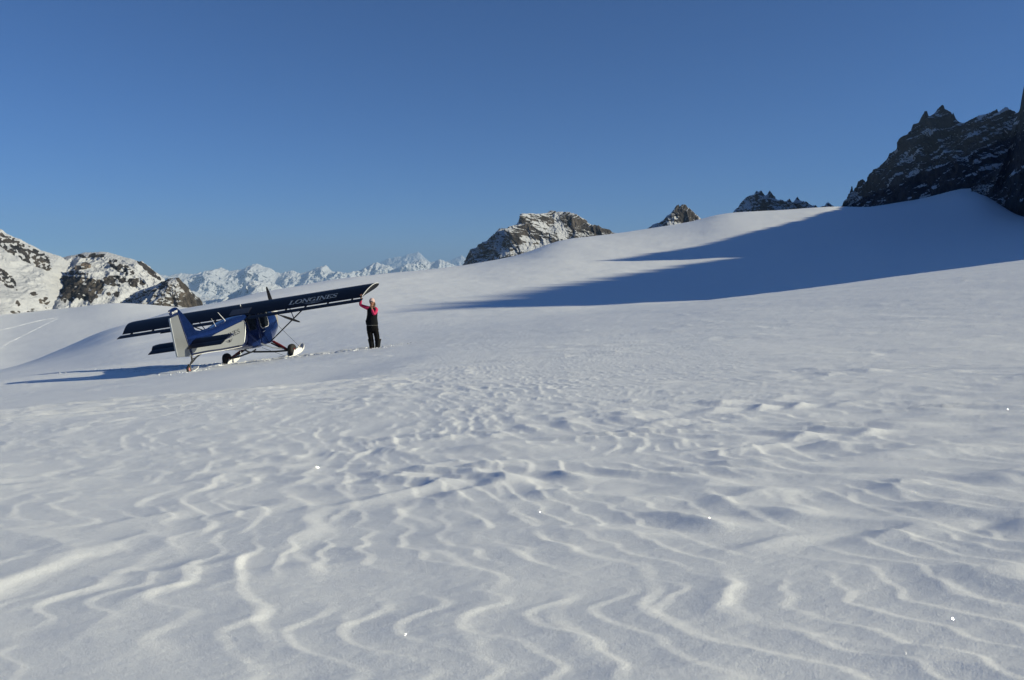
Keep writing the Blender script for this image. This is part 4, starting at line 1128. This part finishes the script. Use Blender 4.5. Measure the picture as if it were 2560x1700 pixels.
    sw.add(*skinned([(-.06,.0,1.30), J['shA'], (-.33,.0,1.385), J['elA'], (-.43,-.04,1.54), (-.408,-.078,1.635)], [(0,1),(1,2),(2,3),(3,4),(4,5)], [.09,.075,.060,.052,.046,.038], 2))
    sw.add(*skinned([(-.06,.0,1.30), J['shB'], (.062,-.06,1.23), J['elB'], (-.022,-.155,1.23), (-.048,-.168,1.315)], [(0,1),(1,2),(2,3),(3,4),(4,5)], [.09,.078,.066,.056,.047,.038], 2))
    sw.loft([ring((-.062,-.005,1.34), .075, .07), ring((-.064,-.008,1.405), .060, .060)])
    Bd(sw, 'sweater', pink, smooth_angle=60)
    # vest, padded in bands
    zs_ = np.linspace(.795, 1.375, 40)
    V = []
    for z in zs_:
        hwv = float(np.interp(z, [.79,.86,.93,1.02,1.15,1.28,1.335,1.365,1.38], [.185,.195,.192,.172,.165,.165,.150,.105,.075]))
        hd = float(np.interp(z, [.79,.9,1.02,1.2,1.3,1.38], [.135,.14,.128,.135,.118,.075]))
        cx = float(np.interp(z, [.79,.93,1.15,1.38], [-.075,-.090,-.065,-.062]))
        q = 1 + .022 * abs(math.sin((z - .80) / .082 * math.pi)) ** .6
        V.append(ring((cx, 0, z), hwv * q, hd * q, 26))
    vest = Bd(MB().loft(V), 'vest', blackf, smooth_angle=70)
    Bd(MB().tube([(-.062, -.128, .82), (-.06, -.150, 1.0), (-.058, -.150, 1.2), (-.06, -.10, 1.36)], .006, 6), 'zip', bootm, vest)
    Bd(MB().loft([ring((-.062,-.003,1.352), .088, .078), ring((-.064,-.006,1.40), .078, .072)]), 'collar', blackf, vest, smooth_angle=60)
    # pale hem and belt between vest and trousers
    Bd(MB().loft([ring((-.073, 0, .772), .178, .132), ring((-.074, 0, .80), .182, .136)]), 'belt', strap, smooth_angle=60)
    # trousers
    tr = MB()
    tr.loft([ring((-.073,0,.79), .182, .134), ring((-.070,0,.72), .192, .138), ring((-.066,0,.63), .190, .132), ring((-.063,0,.585), .165, .11), ring((-.062,0,.565), .10, .07)])
    for s_, pts in (('A', [(-.150,0,.76,.100),(-.150,-.005,.62,.102),(-.140,-.012,.50,.090),(-.122,-.02,.40,.082),(-.108,-.005,.26,.080),(-.098,.005,.14,.078)]),
                    ('B', [(.018,0,.76,.100),(.030,-.005,.62,.102),(.060,-.012,.50,.090),(.080,-.02,.40,.084),(.088,-.005,.26,.082),(.090,.005,.14,.078)])):
        secs = []
        for i in range(22):
            t = i / 21 * (len(pts) - 1); k = min(int(t), len(pts) - 2); u_ = t - k
            p = [pts[k][q] + (pts[k+1][q] - pts[k][q]) * u_ for q in range(4)]
            w_ = 1 + .05 * math.sin(i * 2.1 + (0 if s_ == 'A' else 1.3)) + .03 * math.sin(i * 4.7)
            secs.append(ring((p[0], p[1], p[2]), p[3] * w_, p[3] * 1.05 * w_, 18))
        tr.loft(secs)
    Bd(tr, 'trousers', trous, smooth_angle=60)
    # gaiters with a flared upper edge, boots
    for sx, x0, x1, fl in ((-1, -.098, -.090, -.028), (1, .090, .092, .026)):
        g = MB()
        g.loft([ring((x1,.0,.03), .080, .085), ring((x1,.0,.10), .084, .088), ring((x0 + fl*.4,.0,.22), .088, .09), ring((x0 + fl,.0,.33), .096, .094), ring((x0 + fl*.9,-.005,.345), .092, .09), ring((x0,.0,.335), .07, .07)])
        ga = Bd(g, 'gaiter', bootm, smooth_angle=60)
        Bd(MB().tube([(x0 + fl*.6 + .09*math.cos(t), .09*math.sin(t), .30) for t in [2*math.pi*i/14 for i in range(15)]], .007, 5), 'strap', trous, ga)
        b = MB()
        b.loft([ring((x1, .06, .02), .045, .03), ring((x1, .02, .075), .058, .07), ring((x1 + sx*.005, -.06, .07), .056, .06), ring((x1 + sx*.01, -.13, .045), .05, .045), ring((x1 + sx*.01, -.17, .03), .025, .02)])
        Bd(b, 'boot', bootm, smooth_angle=60)
    # hat, hair, glasses
    hp = [(.015,.090),(.03,.093),(.055,.094),(.058,.088),(.085,.082),(.105,.066),(.122,.040),(.128,.012),(.129,.002)]
    ht = MB(); ht.loft([ring((hc.x, hc.y + .008, hc.z + h), r * .93, r * 1.13, 22) for h, r in hp])
    hat = Bd(ht, 'beanie', capm, smooth_angle=70)
    Bd(MB().loft([ring((hc.x, hc.y + .008, hc.z + h), r * .93, r * 1.13, 22) for h, r in [(.008,.090),(.006,.098),(.05,.101),(.056,.094)]]), 'turn_up', capm, hat, smooth_angle=50)
    hr = MB()
    hr.tube([(hc.x + .055, hc.y + .06, hc.z - .01), (hc.x + .082, hc.y + .03, hc.z - .07), (hc.x + .085, hc.y - .03, hc.z - .13), (hc.x + .078, hc.y - .06, hc.z - .19)], [.030, .032, .028, .010], 10)
    hr.loft([ring((hc.x, hc.y + .022, hc.z + h), r * .86, r * .92, 18) for h, r in [(-.09,.05),(-.06,.082),(-.02,.092),(.02,.093)]])
    Bd(hr, 'hair', hairm, smooth_angle=70)
    gl = MB()
    def eye(t, z): return (hc.x + .080 * math.sin(t), hc.y - .102 * math.cos(t) - .004, z)
    gl.loft([[eye(t, hc.z + .030), eye(t, hc.z + .030 - .040 * (1 - .35 * math.exp(-(t / .16) ** 2)))] + [(lambda q: (q[0], q[1] + .006, q[2]))(eye(t, zz)) for zz in (hc.z - .010, hc.z + .030)] for t in np.linspace(-.95, .95, 13)])
    Bd(gl, 'sunglasses', lens, smooth_angle=50)
    for sx in (-1, 1):
        Bd(MB().tube([eye(sx*.95, hc.z + .016), (hc.x + sx*.080, hc.y + .01, hc.z + .014)], .004, 5), 'temple_arm', lens, P.children[-1] if P.children[-1].name.startswith('sunglasses') else None)
    return o

# ------------------------------------------------------------------ hut, tracks, loose snow, haze
def bvh_of(o):
    from mathutils.bvhtree import BVHTree
    me = o.data
    return BVHTree.FromPolygons([v.co for v in me.vertices], [p.vertices for p in me.polygons])

def build_hut(hill):
    k, e = ke(214, 667)
    d = Vector((float(k), 1, float(e))).normalized()
    loc, nrm, _, _ = bvh_of(hill).ray_cast(Vector((0, 0, CAM_Z)), d)
    if loc is None: return
    stone = mat('hut_stone', (0.20, 0.155, 0.115), rough=0.9, var=0.35, scale=0.8)
    roofm = mat('hut_roof_boards', (0.06, 0.05, 0.045), rough=0.8, var=0.3, scale=0.6)
    dark = mat('hut_window', (0.02, 0.02, 0.025), rough=0.2)
    r = bpy.data.objects.new('mountain_hut', None); r.location = loc + Vector((0, 1.0, -0.8)); col.objects.link(r)
    r.rotation_euler = (0, 0, math.radians(14))
    tag(r, 'small stone mountain hut with a gabled roof high on the rounded snowy hill', 'hut')
    w, dp, h = 5.6, 5.0, 4.6
    b = MB(); b.prism([(-w, -5), (w, -5), (w, h), (0.4, h + 2.9), (-w, h)], 2 * dp, lambda a, z, q: (a, q - dp, z)); b.build('wall', stone, r)
    for sx in (-1, 1):
        b = MB()
        x1, z1 = (w + .7 if sx > 0 else -w - .7), h - .35
        b.prism([(0.4, h + 2.98), (x1, z1 + .06), (x1, z1 + .45), (0.4, h + 3.45)], 2 * dp + 1.4, lambda a, z, q: (a, q - dp - .7, z)); b.build('roof', roofm, r)
    for x, z in ((-3, 1.2), (0.2, 1.2), (3.2, 1.2), (0.3, 4.4)):
        f = MB().box((x, -dp - .06, z), (1.2, .12, 1.3)).build('window', dark, r)
    an = MB(); an.prism([(-14.5, -5), (-w - .05, -5), (-w - .05, 2.6), (-14.0, 2.3), (-14.5, 1.9)], 6, lambda a, z, q: (a, q - 2, z)); an.build('annex', stone, r)
    MB().box((-10.2, 1, 2.75), (9.0, 6.6, .35)).build('annex_roof', roofm, r)
    return r

def build_tracks():
    """raised, wind hardened ski tracks on the far basin, following the ground"""
    lines = [[(-40, 833), (30, 819), (75, 807), (115, 798), (142, 795)], [(-20, 884), (20, 857), (60, 838), (105, 815), (130, 803), (145, 796)]]
    for ln in lines:
        us = []; 
        for a, b in zip(ln, ln[1:]):
            for i in range(10): us.append((a[0] + (b[0] - a[0]) * i / 10, a[1] + (b[1] - a[1]) * i / 10))
        pts = [hit_ground(u, v, 250, 1500) for u, v in us]
        secs = []
        rn = random.Random(3)
        for i, p in enumerate(pts):
            d = (pts[min(i + 1, len(pts) - 1)] - pts[max(i - 1, 0)]); d.z = 0; d.normalize(); n = Vector((d.y, -d.x, 0))
            w = .5 + .35 * rn.random(); h = .04 + .10 * rn.random()
            row = []
            for s, z in ((-w * 1.3, -.25), (-w * .8, h), (-w * .35, h * .2), (w * .3, h * .15), (w * .75, h * 1.1), (w * 1.3, -.25)):
                q = p + n * s; row.append((q.x, q.y, float(base_h(np.array([q.x]), np.array([q.y]))[0]) + z))
            secs.append(row)
        o = MB().loft(secs, cap=False, closed=False).build('ski_track', M_SNOW)
        tag(o, ['upper of two pale ski tracks meeting in the snow basin on the left', 'lower of two pale ski tracks meeting in the snow basin on the left'][lines.index(ln)], kind='structure')

def build_berms():
    """low broken walls of snow pushed up along the ski ruts by the plane"""
    rn = random.Random(21)
    where = ['ski rut between the woman and the right ski of the plane', 'ski rut leading left from the right ski of the plane', 'far end of the ski rut behind the tail of the plane',
             'ski rut leading left from the left ski of the plane', 'ski rut running out to the left under the shadow of the plane', 'short rut to the right of the woman']
    for (x0, y0, x1, y1, w, dep), lab in zip(RUTS, where):
        L = math.hypot(x1 - x0, y1 - y0); dx, dy = (x1 - x0) / L, (y1 - y0) / L; nx, ny = -dy, dx
        mb = MB()
        for sd in (-1, 1):
            n = int(L / .11); secs = []
            ph = rn.uniform(0, 50)
            for i in range(n + 1):
                t = L * i / n
                a = float(noise2(np.array([t / .45 + ph]), np.array([sd * 3.3]), 3)[0]); b = float(noise2(np.array([t / .14 + ph]), np.array([sd * 7.1]), 4)[0])
                h = max(0.004, .035 + .05 * a + .030 * b) * (1 if sd < 0 else .7) * (1.0 if x0 > -10.3 else .35); wd = .05 + .03 * a
                row = []
                for s, z in ((-wd * 1.6, -.05), (-wd * .8, h * .7), (-wd * .1, h), (wd * .6, h * .6), (wd * 1.6, -.05)):
                    q = sd * (w * 1.25 + .05 * b) + s
                    X_, Y_ = x0 + dx * t + nx * q, y0 + dy * t + ny * q
                    row.append((X_, Y_, g1(X_, Y_) + z))
                secs.append(row)
            mb.loft(secs, cap=False, closed=False)
        o = mb.build('ski_track', M_SNOW)
        tag(o, lab, kind='structure')

def build_crystals():
    """loose hoar plates lying on the near snow, some turned so that they flash in the sun"""
    rn = random.Random(8); mb = MB()
    m, nt, b = nodes_of('hoar_crystal')
    b.inputs['Base Color'].default_value = (0.95, 0.96, 1, 1); b.inputs['Metallic'].default_value = 0.9; b.inputs['Roughness'].default_value = 0.12
    camp = Vector((0, 0, CAM_Z))
    spots = [(2030, 1240, .45), (2382, 1552, 1.0), (1014, 1590, .35), (2265, 1640, .5), (794, 1170, .3)]
    for _ in range(12): spots.append((rn.uniform(60, 2540), 1000 + 690 * rn.random() ** 1.2, rn.choice((.15, .18, .22, .28))))
    for u, v, sz in spots:
        k, e = ke(u, v); k = float(k); e = float(e)
        d = np.linspace(.8, 14, 3000); g = ground(k * d, d) - (CAM_Z + e * d)
        i = int(np.argmax(g > 0))
        if i == 0: continue
        y = d[i]; x = k * y; p = Vector((x, y, g1(x, y) + .003))
        n = (SUN_DIR + (camp - p).normalized()).normalized()
        n = (n + Vector((rn.gauss(0, .03), rn.gauss(0, .03), rn.gauss(0, .03)))).normalized()
        a = n.orthogonal().normalized(); c = n.cross(a); r = .0011 * sz * (1 + .2 * y)
        pts = [p + n * h + (a * math.cos(t) + c * math.sin(t)) * r for h in (-r * .3, 0) for t in [math.pi / 3 * q for q in range(6)]]
        mb.add(pts, [tuple(range(6))[::-1], tuple(range(6, 12))] + [(q, (q + 1) % 6, 6 + (q + 1) % 6, 6 + q) for q in range(6)])
    o = mb.build('ice_crystals', m)
    tag(o, 'scattered ice crystals glinting on the near snow', kind='stuff')

def build_loose_snow():
    """broken crust and clods thrown up along the ruts, round the wheels and the boots"""
    rn = random.Random(11); mb = MB()
    ico_v, ico_f = [], []
    bm = bmesh.new(); bmesh.ops.create_icosphere(bm, subdivisions=1, radius=1.0)
    ico_v = [v.co.copy() for v in bm.verts]; ico_f = [tuple(v.index for v in f.verts) for f in bm.faces]; bm.free()
    def clod(x, y, r):
        z = g1(x, y) + float(rut_h(np.array([x]), np.array([y]))[0])
        R = Matrix.Rotation(rn.uniform(0, 6.3), 3, 'Z') @ Matrix.Rotation(rn.uniform(-.5, .5), 3, 'X')
        mb.add([Vector((x, y, z + r * .15)) + R @ Vector((v.x * r * rn.uniform(.7, 1.5), v.y * r * rn.uniform(.6, 1.2), v.z * r * rn.uniform(.4, .8))) for v in ico_v], ico_f)
    for x0, y0, x1, y1, w, dep in RUTS:
        L = math.hypot(x1 - x0, y1 - y0); n = int(L * 14)
        for _ in range(n):
            t = rn.random(); s = rn.gauss(0, 1)
            s = math.copysign(w * 1.2 + abs(s) * .12, s)
            clod(x0 + (x1 - x0) * t - (y1 - y0) / L * s, y0 + (y1 - y0) * t + (x1 - x0) / L * s, .010 + .022 * rn.random() ** 2)
    for cx, cy, sx, sy, n in ((-4.55, 26.3, .55, .4, 90), (-9.6, 24.0, .35, .5, 60), (-7.4, 27.6, .5, .6, 90), (-9.85, 28.2, .9, .6, 110), (-12.5, 29.0, 1.6, .6, 90), (-6.0, 26.9, 1.2, .3, 90)):
        for _ in range(n): clod(cx + rn.gauss(0, sx), cy + rn.gauss(0, sy), .010 + .028 * rn.random() ** 2.2)
    o = mb.build('snow_clods', M_SNOW)
    tag(o, 'small clods of loose snow around the skis and footprints', 'snow clods', kind='stuff')
    return o

def build_haze():
    mb = MB(); lo = Vector((-9500, -3600, -1091)); hi = Vector((5200, 43500, 1150))
    mb.box((lo + hi) / 2, hi - lo)
    m = bpy.data.materials.new('haze'); m.use_nodes = True; nt = m.node_tree; nt.nodes.clear()
    v = nt.nodes.new('ShaderNodeVolumePrincipled'); out = nt.nodes.new('ShaderNodeOutputMaterial')
    v.inputs['Density'].default_value = 4.6e-5
    v.inputs['Color'].default_value = (0.42, 0.65, 0.97, 1)
    v.inputs['Anisotropy'].default_value = 0.0
    nt.links.new(v.outputs[0], out.inputs['Volume'])
    o = mb.build('haze', m); tag(o, 'thin blue mountain haze', kind='stuff')
    return o

# ruts pressed by the skis and feet: (x0, y0, x1, y1, half width, depth)
def bw(x, y): 
    p = body_to_world((x, y, -1.09)); return p.x, p.y
RUTS.clear()
RUTS += [(-4.3, 26.7, -7.3, 27.25, .10, .06), (-7.3, 27.55, -10.4, 27.15, .17, .08), (-10.2, 27.2, -13.0, 26.9, .17, .05),
         (-9.9, 28.2, -13.0, 28.35, .17, .07), (-12.8, 28.35, -16.0, 28.3, .17, .03)]
build_mountains()
snow_field = build_snow_field()
build_tracks()
ski_plane = build_plane()
build_person()
for o_ in list(bpy.data.objects):
    if o_.name.startswith('snowy_hill') and 'hut' in o_.get('label', ''):
        build_hut(o_)
build_berms()
build_loose_snow()
build_crystals()
build_haze()
